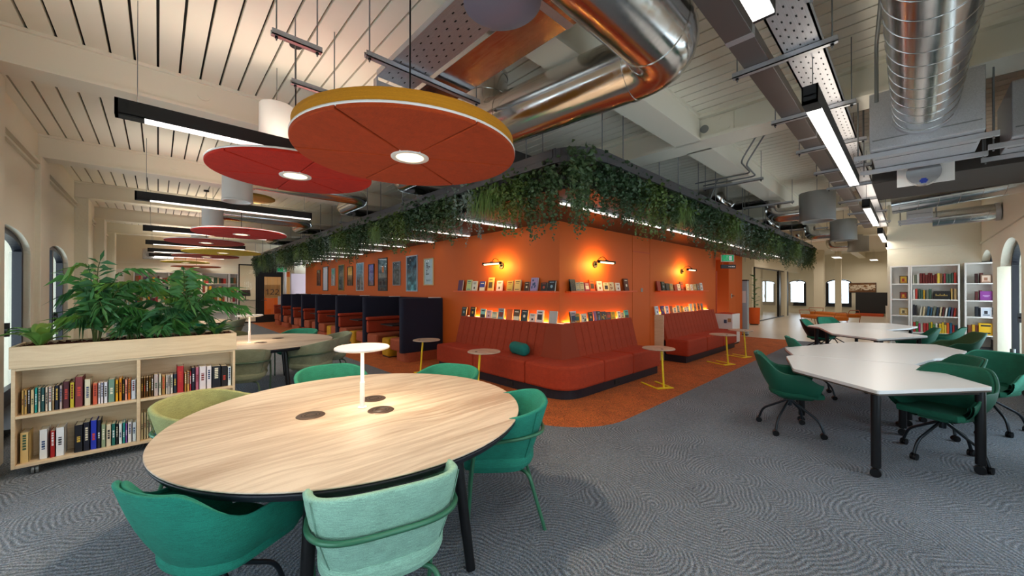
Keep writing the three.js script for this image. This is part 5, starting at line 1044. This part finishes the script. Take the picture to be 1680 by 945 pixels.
{ const t = thing('canopy_edge_trim', 'pale metal angle trim round the canopy edge', 'trim', [0, 0, 0]); mesh('angle', [span(3.02, 3.05, 2.88, 2.94, -20, -2.6), span(3.5, 16.2, 2.88, 2.94, -2.2, -2.17)], M.ladder, t); const p = []; for (let k = 0; k <= 10; k++) { const a = PI / 2 + k / 10 * PI / 2; p.push(V(3.5 + 0.47 * Math.cos(a), 2.91, -2.65 + 0.47 * Math.sin(a))); } const g = []; for (let k = 0; k < 10; k++) g.push(bar(p[k], p[k + 1], 0.02, 0.06)); mesh('corner_angle', g, M.ladder, t); }
{ const t = thing('junction_box', 'grey square duct box above the canopy corner', 'duct box', [4.1, 2.8, -3.5]); mesh('casing', rbox(0.5, 0.62, 0.5, 0.008, 0, 0.32, 0), M.ladder, t); mesh('flange', [span(-0.27, 0.27, 0.6, 0.63, -0.27, 0.27)], M.ladder, t); mesh('wall_panel', rspan(-1.0, -0.3, 0.05, 0.45, -0.2, 0.2, 0.006), M.ladder, t); }
// drums with short ducts
function drum(label, x, z, r, y0, h, mat, path, pr) {
  const t = thing('duct_drum', label, 'air diffuser', [x, y0, z]);
  mesh('drum', lathe([[0.001, 0.05], [r * 0.8, 0.04], [r * 0.82, 0.0], [r, 0.0], [r, h], [r * 0.98, h + 0.006], [0.001, h + 0.006]], 40), mat, t);
  mesh('rim', lathe([[r - 0.004, -0.004], [r + 0.006, -0.004], [r + 0.006, 0.02], [r - 0.004, 0.02]], 40), mat, t);
  mesh('wire', rod(V(0, h, 0), V(0, CEIL - y0, 0), 0.004, 6), M.greyMetal, t);
  const w = path.map(p => V(p[0] - x, p[1] - y0, p[2] - z)); mesh('duct_run', bend(w, pr, 60, 24, 0.24), M.duct, t);
  { const d = w[1].clone().sub(w[0]).normalize(); mesh('collar', rod(w[0], w[0].clone().addScaledVector(d, 0.05), pr + 0.008, 24), M.duct, t); }
}
const wd = std('#dcdad6', 0.45);
[[-4.35, 0.15, 2.92], [-6.9, 0.19, 2.86], [-10.4, 0.19, 2.86], [-13.9, 0.19, 2.86]].forEach(([z, r, y], i) => drum(`white drum diffuser with steel duct in the left wing, ${ordinal(i)} from camera`, 0.86, z, r, y, 0.46, wd, [[0.86 + r * 0.9, 3.22, z], [2.75, 3.22, z], [2.75, 3.22, z - 1.2], [4.6, 3.34, z - 1.2]], 0.13));
[[9.6], [13.9], [18.2]].forEach(([x], i) => drum(`grey drum diffuser with bent steel duct in the right wing, ${ordinal(i)} from camera`, x, -1.28, 0.29, 2.92, 0.56, std('#9a9b98', 0.5, { metalness: 0.3 }), [[x - 0.02, 3.12, -1.54], [x - 0.02, 3.12, -2.02], [x - 0.02, 3.5, -2.02], [x - 0.02, 3.5, -2.9], [x - 0.7, 3.5, -2.9], [x - 0.7, CEIL + 0.01, -2.9]], 0.15));
// fan coil units, spiral duct, dark bulkhead on the far right
function spiral(label, a, b, r) {
  const t = thing('spiral_duct', label, 'duct', [0, 0, 0]), d = b.clone().sub(a), L = d.length(); d.normalize();
  mesh('duct_run', rod(a, b, r, 40), M.steel, t);
  const pts = [], q = new THREE.Quaternion().setFromUnitVectors(V(0, 1, 0), d), turns = L / 0.2;
  for (let k = 0; k <= turns * 16; k++) { const an = k / 16 * 2 * PI; pts.push(V(Math.cos(an) * (r + 0.001), k / (turns * 16) * L, Math.sin(an) * (r + 0.001)).applyQuaternion(q).add(a)); }
  mesh('spiral_seam', new THREE.TubeGeometry(new THREE.CatmullRomCurve3(pts), pts.length * 2, 0.003, 5), M.steel, t);
  mesh('end_collar', rod(b.clone().addScaledVector(d, -0.06), b, r + 0.012, 40), M.galv, t);
}
function fanCoil(label, x0, x1, y0, y1, z0, z1) {
  const t = thing('fan_coil_unit', label, 'air unit', [0, 0, 0]);
  mesh('casing', rspan(x0, x1, y0, y1, z0, z1, 0.008), M.galv, t);
  mesh('seam', span(x0 - 0.004, x0, y0 + 0.08, y0 + 0.09, z0 + 0.02, z1 - 0.02), M.greyMetal, t); mesh('seam', span(x0 + 0.4, x0 + 0.41, y0 - 0.004, y0, z0 + 0.02, z1 - 0.02), M.greyMetal, t);
  for (const x of [x0 + 0.12, x1 - 0.15]) { mesh('strut', [span(x - 0.02, x + 0.02, y0 - 0.05, y0 - 0.006, z0 - 0.12, z1 + 0.08)], M.galv, t); for (const z of [z0 - 0.09, z1 + 0.05]) mesh('threaded_rod', upRod(x, y0 - 0.07, z), M.greyMetal, t); }
}
spiral('shiny spiral duct running back to the fan coil box at upper right', V(2.35, 3.17, 0.09), V(5.04, 3.17, 0.09), 0.2);
fanCoil('galvanised fan coil box at the end of the spiral duct', 5.04, 6.0, 2.9, 3.46, -0.27, 0.44);
fanCoil('galvanised box over the near end of the spiral duct', 1.45, 2.35, 2.95, 3.45, -0.22, 0.42);
fanCoil('second galvanised fan coil box close to the right wall', 5.5, 6.3, 2.9, 3.4, 0.62, 1.1);
{ const t = thing('grille_box', 'pale box with black mesh grille at the right photo edge', 'air grille', [4.55, 3.12, 0.86]); mesh('casing', rbox(0.4, 0.42, 0.5, 0.006, 0, 0, 0), M.galv, t); const g = []; for (let k = 0; k < 10; k++) { g.push(box(0.004, 0.3, 0.006, -0.203, 0, -0.18 + k * 0.04)); g.push(box(0.004, 0.006, 0.4, -0.203, -0.15 + k * 0.033, 0)); } mesh('grille_back', box(0.002, 0.32, 0.4, -0.2005, 0, 0), M.black, t); mesh('grille_bar', g, M.greyMetal, t).userData.kind = 'stuff'; mesh('spigot', T(cyl(0.16, 0.16, 0.5, 0, 0, 0, 28), 0.45, -0.05, 0, 0, 0, PI / 2), M.steel, t); }
{ const t = thing('bulkhead_board', 'large dark brown flat bulkhead board hanging at right', 'ceiling panel', [0, 0, 0]); mesh('board', rspan(6.15, 7.35, 2.8, 3.1, -0.31, ZR - 0.01, 0.004), M.darkBoard, t); mesh('drop_rod', [upRod(6.3, 3.1, -0.2), upRod(7.2, 3.1, -0.2)], M.greyMetal, t); }
{ const t = thing('diffuser_plate', 'white square plate with round spigot under the fan coil box', 'air diffuser', [6.02, 2.74, 0.1]); mesh('plate', rspan(0, 0.012, -0.05, 0.16, -0.2, 0.22, 0.002), M.white, t); mesh('spigot', T(cyl(0.13, 0.13, 0.1, 0, 0, 0, 28), -0.04, 0.06, 0.0, 0, 0, PI / 2), M.steel, t); mesh('clamp', [box(0.03, 0.05, 0.04, -0.09, -0.03, 0), box(0.02, 0.02, 0.06, -0.1, -0.03, 0)], std('#1f3aa0', 0.4), t); }
spiral('long round duct crossing below the ceiling before the bookcase wall', V(8.3, 2.86, -0.2), V(8.3, 2.98, ZR - 0.02), 0.14);
spiral('short round duct near the bookcase wall at right', V(11.2, 2.95, 0.3), V(11.2, 2.98, ZR - 0.02), 0.15);
fanCoil('small galvanised unit in front of the bookcase wall', 10.8, 11.5, 2.95, 3.3, -0.05, 0.3);
// conduits, sprinkler pipe, detector
function conduit(label, pts, r = 0.012) { const t = thing('conduit', label, 'conduit', [0, 0, 0]); mesh('pipe', bend(pts, r, 60, 8, 0.1), M.greyMetal, t); const a = pts[0]; mesh('saddle', [box(0.05, 0.012, 0.05, a.x, a.y + 0.01, a.z)], M.greyMetal, t); }
conduit('steel conduit bending down the beam right of the big duct', [V(6.2, 3.74, -1.5), V(6.2, 3.42, -1.7), V(6.9, 3.42, -1.75), V(6.9, 3.42, -2.6)]);
conduit('second steel conduit beside the bent one on the beam', [V(6.26, 3.74, -1.42), V(6.26, 3.38, -1.65), V(7.0, 3.38, -1.7), V(7.0, 3.38, -2.5)]);
conduit('conduit pair running down near the top right strut', [V(2.6, 3.74, -0.1), V(3.6, 3.7, -0.12), V(4.6, 3.7, -0.2), V(4.6, 3.2, -0.2)], 0.014);
conduit('conduit along the dark ceiling above the core', [V(5.6, 3.72, -2.6), V(5.6, 3.55, -3.2), V(5.6, 3.55, -6.5)], 0.014);
conduit('conduit loop above the right canopy edge', [V(8.0, 3.7, -2.6), V(8.0, 3.3, -2.75), V(10.5, 3.3, -2.75)], 0.012);
{ const t = thing('sprinkler_pipe', 'short grey sprinkler pipe elbow beside the big duct', 'pipe', [0, 0, 0]); mesh('pipe', bend([V(2.12, CEIL, -1.75), V(2.12, 3.5, -1.75), V(1.98, 3.45, -1.95)], 0.022, 30, 12, 0.06), M.greyMetal, t); mesh('head', [rod(V(1.98, 3.45, -1.95), V(1.95, 3.44, -2.0), 0.035, 14)], M.greyMetal, t); }
{ const t = thing('smoke_detector', 'white smoke detector on the boards beside the big duct', 'detector', [2.98, CEIL, -2.86]); mesh('body', lathe([[0.001, -0.07], [0.03, -0.07], [0.035, -0.05], [0.05, -0.045], [0.055, 0], [0.001, 0]].reverse(), 24), M.white, t); mesh('grid_ring', lathe([[0.03, -0.055], [0.038, -0.055], [0.038, -0.05], [0.03, -0.05]], 24), M.greyMetal, t); mesh('conduit', rod(V(0.06, -0.02, 0), V(0.5, -0.02, -0.1), 0.014, 8), M.greyMetal, t); }
// surface heaters and struts farther along the right wing
for (let i = 0; i < 4; i++) trapeze(7 + i * 2.3, 3.3, -2.05, 0.9, 'z', `dark strut hanger above the right canopy edge, ${ordinal(i)} from the corner`);
for (let i = 0; i < 3; i++) trapeze(3.6, 3.15, -6.2 - i * 3.2, 0.9, 'x', `strut hanger above the left canopy edge, ${ordinal(i)} from the corner`);
{ const t = thing('wall_vent', 'steel vent box high on the end of the left wing', 'vent', [0.0, 2.95, -20.6]); mesh('casing', rbox(0.9, 0.4, 0.3, 0.01), M.steel, t); mesh('outlet', [T(cyl(0.14, 0.14, 0.06, 0, 0, 0, 24), -0.22, 0, 0.16, 0, PI / 2), T(cyl(0.14, 0.14, 0.06, 0, 0, 0, 24), 0.22, 0, 0.16, 0, PI / 2)], M.galv, t); }

// ================================================================ SIGNS AND THE FAR ZONES
const { FontLoader } = await import('three/addons/loaders/FontLoader.js');
const { TextGeometry } = await import('three/addons/geometries/TextGeometry.js');
const font = await new FontLoader().loadAsync('fonts/droid/droid_sans_regular.typeface.json');
const word = (s, size, depth = 0.004) => { const g = new TextGeometry(s, { font, size, depth, curveSegments: 4, bevelEnabled: false }); g.computeBoundingBox(); g.translate(-(g.boundingBox.max.x + g.boundingBox.min.x) / 2, 0, 0); return g; };
{ const t = thing('room_number', 'dark room number 122 on a tan plate behind the glass door', 'sign', [4.0, 1.28, -21.14]); mesh('plate', rspan(-0.3, 0.34, -0.14, 0.5, -0.012, 0, 0.003), std('#d9a561', 0.6), t); mesh('numeral', T(word('122', 0.26), 0.02, 0.02, 0.001), std('#3a3230', 0.6), t); mesh('bracket', [rod(V(-0.2, 0.5, -0.006), V(-0.2, 2.45 - 1.28, -0.006), 0.003, 5), rod(V(0.24, 0.5, -0.006), V(0.24, 2.45 - 1.28, -0.006), 0.003, 5)], M.greyMetal, t); }
function exitSign(label, pos, turn, w, h) {
  const t = thing('exit_sign', label, 'exit sign', pos, turn);
  mesh('housing', rbox(w + 0.03, h + 0.03, 0.04, 0.006, 0, 0, -0.022), M.white, t);
  mesh('sign_glow', span(-w / 2, w / 2, -h / 2, h / 2, 0, 0.003), std('#0c7a4a', 0.5, { emissive: '#0fae6a', emissiveIntensity: 0.45 }), t);
  mesh('pictogram', [span(w * 0.1, w * 0.34, -h * 0.36, h * 0.36, 0.003, 0.005), T(cyl(h * 0.08, h * 0.08, 0.002, 0, 0, 0, 12), -w * 0.06, h * 0.28, 0.004, 0, PI / 2), bar(V(-w * 0.08, h * 0.18, 0.004), V(-w * 0.16, -h * 0.1, 0.004), h * 0.12, 0.002), bar(V(-w * 0.16, -h * 0.1, 0.004), V(-w * 0.3, -h * 0.34, 0.004), h * 0.1, 0.002), bar(V(-w * 0.15, -h * 0.1, 0.004), V(-w * 0.02, -h * 0.34, 0.004), h * 0.1, 0.002), bar(V(-w * 0.09, h * 0.12, 0.004), V(w * 0.04, -h * 0.02, 0.004), h * 0.08, 0.002)], std('#f2f6f2', 0.5), t);
  mesh('hanger', [rod(V(-w * 0.3, h / 2, -0.02), V(-w * 0.3, h / 2 + 0.16, -0.02), 0.004, 6), rod(V(w * 0.3, h / 2, -0.02), V(w * 0.3, h / 2 + 0.16, -0.02), 0.004, 6)], M.greyMetal, t);
}
exitSign('green exit sign above the black wayfinding sign on the orange wall', [11.75, 2.44, CZ + 0.35], -0.75, 0.34, 0.17);
exitSign('green exit sign hanging in the trailing plants by the glazed lobby', [3.95, 2.42, -18.9], 0, 0.36, 0.18);
{ const t = thing('hanging_sign', 'small black wayfinding sign with white symbols on the orange wall', 'sign', [11.75, 2.2, CZ + 0.36], -0.75); mesh('board', rbox(0.42, 0.11, 0.03, 0.004), M.black, t); mesh('symbol', [0.02, 0.07, 0.115, 0.16].map((x, i) => i % 2 ? box(0.028, 0.034, 0.003, x, 0, 0.016) : T(cyl(0.016, 0.016, 0.003, 0, 0, 0, 10), x, 0, 0.016, 0, PI / 2)), M.white, t); mesh('hanger', [rod(V(-0.15, 0.055, 0), V(-0.15, 0.46, 0), 0.004, 6), rod(V(0.15, 0.055, 0), V(0.15, 0.46, 0), 0.004, 6)], M.greyMetal, t); }
{ const t = thing('copier_cabinet', 'white cabinet with stickers by the orange wall past the far sofa', 'cabinet', [12.0, 0, -3.62], 0); mesh('body', rspan(-0.35, 0.3, 0.04, 0.86, -0.25, 0.22, 0.012), M.white, t); mesh('door_gap', span(-0.34, 0.29, 0.42, 0.428, 0.219, 0.222), M.greyMetal, t); mesh('plinth', span(-0.33, 0.28, 0, 0.04, -0.23, 0.2), M.black, t); mesh('sticker', [span(-0.36, -0.351, 0.6, 0.7, 0.0, 0.07)], std('#4a5a78', 0.5), t); mesh('poster_sticker', [span(-0.36, -0.351, 0.64, 0.74, 0.1, 0.18)], std('#b08a5c', 0.5), t); mesh('top_tray', rspan(-0.34, 0.28, 0.86, 0.875, -0.24, 0.2, 0.004), M.orangeDeep, t); }
{ const t = thing('locker', 'slim pale blue locker at the end of the orange wall', 'locker', [14.5, 0, -3.86]); mesh('body', rspan(-0.1, 0.1, 0.04, 1.84, -0.1, 0.1, 0.01), std('#9fb0b8', 0.45), t); mesh('top', rspan(-0.105, 0.105, 1.84, 1.88, -0.105, 0.105, 0.006), M.black, t); mesh('notice', span(-0.103, -0.1, 1.1, 1.5, -0.06, 0.06), M.white, t); mesh('foot', span(-0.09, 0.09, 0, 0.04, -0.09, 0.09), M.black, t); }
{ const t = thing('potted_plant', 'tall rubber plant in an orange pot beside the white pillar', 'plant', [19.1, 0, -4.72]); mesh('pot', lathe([[0.001, 0.05], [0.2, 0.05], [0.22, 0.75], [0.2, 0.75], [0.18, 0.7], [0.001, 0.7]], 28), std('#dd5a14', 0.5), t); mesh('foot', cyl(0.16, 0.16, 0.05, 0, 0.025, 0, 20), M.black, t); mesh('trunk', rod(V(0, 0.7, 0), V(0.02, 2.1, 0.02), 0.016, 8), M.stem, t);
  for (let k = 0; k < 26; k++) { const a = k * 2.399, y = 0.85 + k * 0.05, L = rr(0.26, 0.4), d = V(Math.cos(a), rr(0.2, 0.7), Math.sin(a)).normalize(), sd = V(-Math.sin(a), 0, Math.cos(a)); const g = grid(2, 6, (u, v) => V(0.01, y, 0.01).addScaledVector(d, v * L).addScaledVector(sd, (u - 0.5) * 0.15 * Math.sin(PI * (0.05 + 0.93 * v))).add(V(0, -0.1 * v * v, 0))); mesh('leaf', g, M.leaf[k % 2 ? 3 : 0], t); } }
function bench(label, x, z, turn, L) { const t = thing('bench', label, 'bench', [x, 0, z], turn); mesh('seat', metric(rbox(L, 0.16, 0.62, 0.05, 0, 0.37, 0, 0, 3)), fabric('#ea822a'), t); const m = std('#a85a2c', 0.4); for (const s of [-1, 1]) mesh('leg', bend([V(s * (L / 2 - 0.1), 0, -0.28), V(s * (L / 2 - 0.04), 0.3, -0.28), V(s * (L / 2 + 0.1), 0.62, -0.28), V(s * (L / 2 - 0.1), 0.62, 0.28), V(s * (L / 2 - 0.04), 0.3, 0.28), V(s * (L / 2 - 0.1), 0, 0.28)], 0.012, 50, 8, 0.04), m, t); mesh('tray_top', rbox(0.42, 0.012, 0.5, 0.004, L / 2 - 0.05, 0.635, 0), m, t); }
bench('nearer orange padded bench with thin frame behind the far tables', 20.6, -2.55, 0.75, 1.9); bench('farther orange padded bench with thin frame', 23.4, -2.5, 0.75, 2.3);
{ const t = thing('media_cabinet', 'black upright panel with orange base in front of the far wall', 'screen', [30.3, 0, -1.5], -PI / 2); mesh('panel', rspan(-0.75, 0.75, 0.16, 1.38, -0.1, 0, 0.01), M.black, t); mesh('base', rspan(-0.75, 0.45, 0.0, 0.158, -0.15, 0.4, 0.02), std('#b8471a', 0.7), t); }
{ const t = thing('white_plinth', 'white box standing right of the black panel', 'plinth', [29.4, 0, -0.72]); mesh('body', rbox(0.4, 0.62, 0.45, 0.01, 0, 0.31, 0), M.white, t); mesh('lid', rbox(0.42, 0.02, 0.47, 0.004, 0, 0.631, 0), M.white, t); }
{ const t = thing('wall_picture', 'brown and cream abstract picture on the far wall above the black panel', 'picture', [XE - 0.005, 1.66, -2.0], -PI / 2); mesh('frame', rspan(-0.62, 0.62, -0.3, 0.3, 0, 0.03, 0.004), std('#4a3222', 0.5), t);
  const tx = dataTex(96, 48, (x, y) => { const k = noise(x / 12, y / 9, 8, 6, 500), m = noise(x / 5, y / 4, 20, 12, 501), e = Math.abs(y / 48 - 0.5) < 0.28 + 0.1 * k ? 1 : 0; return e && m > 0.38 ? [222, 206, 184] : [96 + 60 * k, 64 + 40 * k, 36 + 20 * k]; }); mesh('print', T(new THREE.PlaneGeometry(1.16, 0.52), 0, 0, 0.032), std('#ffffff', 0.7, { map: tx }), t); }
function officeChair(label, x, z, turn, c) { const t = thing('office_chair', label, 'chair', [x, 0, z], turn); mesh('seat', rbox(0.5, 0.09, 0.5, 0.04, 0, 0.45, 0, 0, 3), c, t); mesh('backrest', T(rbox(0.5, 0.5, 0.08, 0.035, 0, 0, 0, 0, 3), 0, 0.75, -0.24, 0, -0.12), c, t); mesh('column', cyl(0.025, 0.025, 0.36, 0, 0.23, 0, 12), M.blackMetal, t); for (let k = 0; k < 5; k++) { const a = k * 2 * PI / 5; mesh('leg', rod(V(0, 0.09, 0), V(0.28 * Math.cos(a), 0.03, 0.28 * Math.sin(a)), 0.018, 8), M.blackMetal, t); } }
officeChair('black office chair in the far glass room', 29.2, -6.2, 2.4, M.black); officeChair('red office chair behind the far glass wall', 27.9, -7.4, 0.6, std('#8e2a24', 0.8)); officeChair('dark chair in the nearer glass meeting room', 23.6, -8.0, 1.0, std('#22302c', 0.8));
{ const t = thing('meeting_desk', 'plain desk in the far glass room', 'desk', [28.6, 0, -7.0]); mesh('tabletop', rspan(-0.8, 0.8, 0.71, 0.74, -0.4, 0.4, 0.004), M.laminate, t); for (const x of [-0.7, 0.7]) mesh('leg', [span(x - 0.025, x + 0.025, 0, 0.71, -0.35, -0.3), span(x - 0.025, x + 0.025, 0, 0.71, 0.3, 0.35)], M.blackMetal, t); }
{ const t = thing('reception_desk', 'white counter behind the lobby glass', 'counter', [3.1, 0, -23.6]); mesh('body', rspan(-0.8, 0.6, 0, 0.98, -0.3, 0.3, 0.01), M.white, t); mesh('worktop', rspan(-0.84, 0.64, 0.981, 1.01, -0.34, 0.34, 0.004), M.greyMetal, t); }
{ const t = thing('monitor', 'black computer monitor on an arm behind the lobby glass', 'monitor', [3.25, 1.011, -23.55], 0.2); mesh('panel', T(rbox(0.5, 0.32, 0.03, 0.006), 0, 0.36, 0, 0, -0.2), M.black, t); mesh('arm', [rod(V(0.05, 0.02, 0), V(0.02, 0.3, -0.03), 0.02, 10)], M.black, t); mesh('foot', rbox(0.24, 0.02, 0.18, 0.005, 0.05, 0.01, 0), M.black, t); }
{ const t = thing('notice_holder', 'white leaflet holder on the post beside the glass door', 'holder', [4.36, 0.75, -19.92]); t.position.set(4.1, 0.9, -19.8); mesh('board', rspan(-0.12, 0.1, -0.35, 0.35, -0.02, 0.02, 0.004), M.white, t); mesh('clip', [span(0.1, 0.12, 0.2, 0.24, -0.02, 0.02), span(0.1, 0.12, -0.24, -0.2, -0.02, 0.02)], M.greyMetal, t); }
// radiator pipes by the near left window and the conduit on the right wall
conduit('grey heating pipe rising beside the left end of planter bookcase', [V(XL + 0.1, 0.02, -5.85), V(XL + 0.1, 0.42, -5.85), V(XL + 0.02, 0.52, -5.85)], 0.03);
conduit('grey socket conduit on the right wall near the photo edge', [V(9.95, 0.0, ZR - 0.03), V(9.95, 0.55, ZR - 0.03), V(9.95, 0.6, ZR - 0.03)], 0.03);
// lamps of the far zones
function ceilingPanel(x, z, label, w = 1.2, h = 0.3, y = 3.2, p = 26) { const t = thing('panel_light', label, 'ceiling light', [x, y, z], 0, 'panel lights of the far rooms'); mesh('housing', rbox(w + 0.02, 0.06, h + 0.02, 0.004, 0, 0.032, 0), M.white, t); mesh('led_diffuser', span(-w / 2, w / 2, -0.004, 0.002, -h / 2, h / 2), M.ledLamp, t); mesh('wire', [rod(V(-w / 2.4, 0.06, 0), V(-w / 2.4, CEIL - y, 0), 0.003, 5), rod(V(w / 2.4, 0.06, 0), V(w / 2.4, CEIL - y, 0), 0.003, 5)], M.greyMetal, t); areaLamp(t, w, h, 0, -0.012, 0, p * CORE_POWER / 14, '#fff1e0'); }
ceilingPanel(17.5, -3.2, 'linear ceiling light over the white floor near the locker'); ceilingPanel(21.5, -3.4, 'linear ceiling light over the nearer orange bench'); ceilingPanel(25.5, -2.6, 'linear ceiling light over the farther orange bench'); ceilingPanel(29.2, -1.4, 'small ceiling light before the picture wall');
ceilingPanel(23.2, -8, 'ceiling light in the nearer glass room'); ceilingPanel(28.8, -8, 'ceiling light in the far glass room'); ceilingPanel(2.9, -23, 'ceiling light in the glazed lobby', 1.2, 0.3, 3.2, 20); ceilingPanel(5.2, -23, 'ceiling light over the orange lobby wall', 1.2, 0.3, 3.2, 20);
// provisional light
renderer.render(scene, camera);
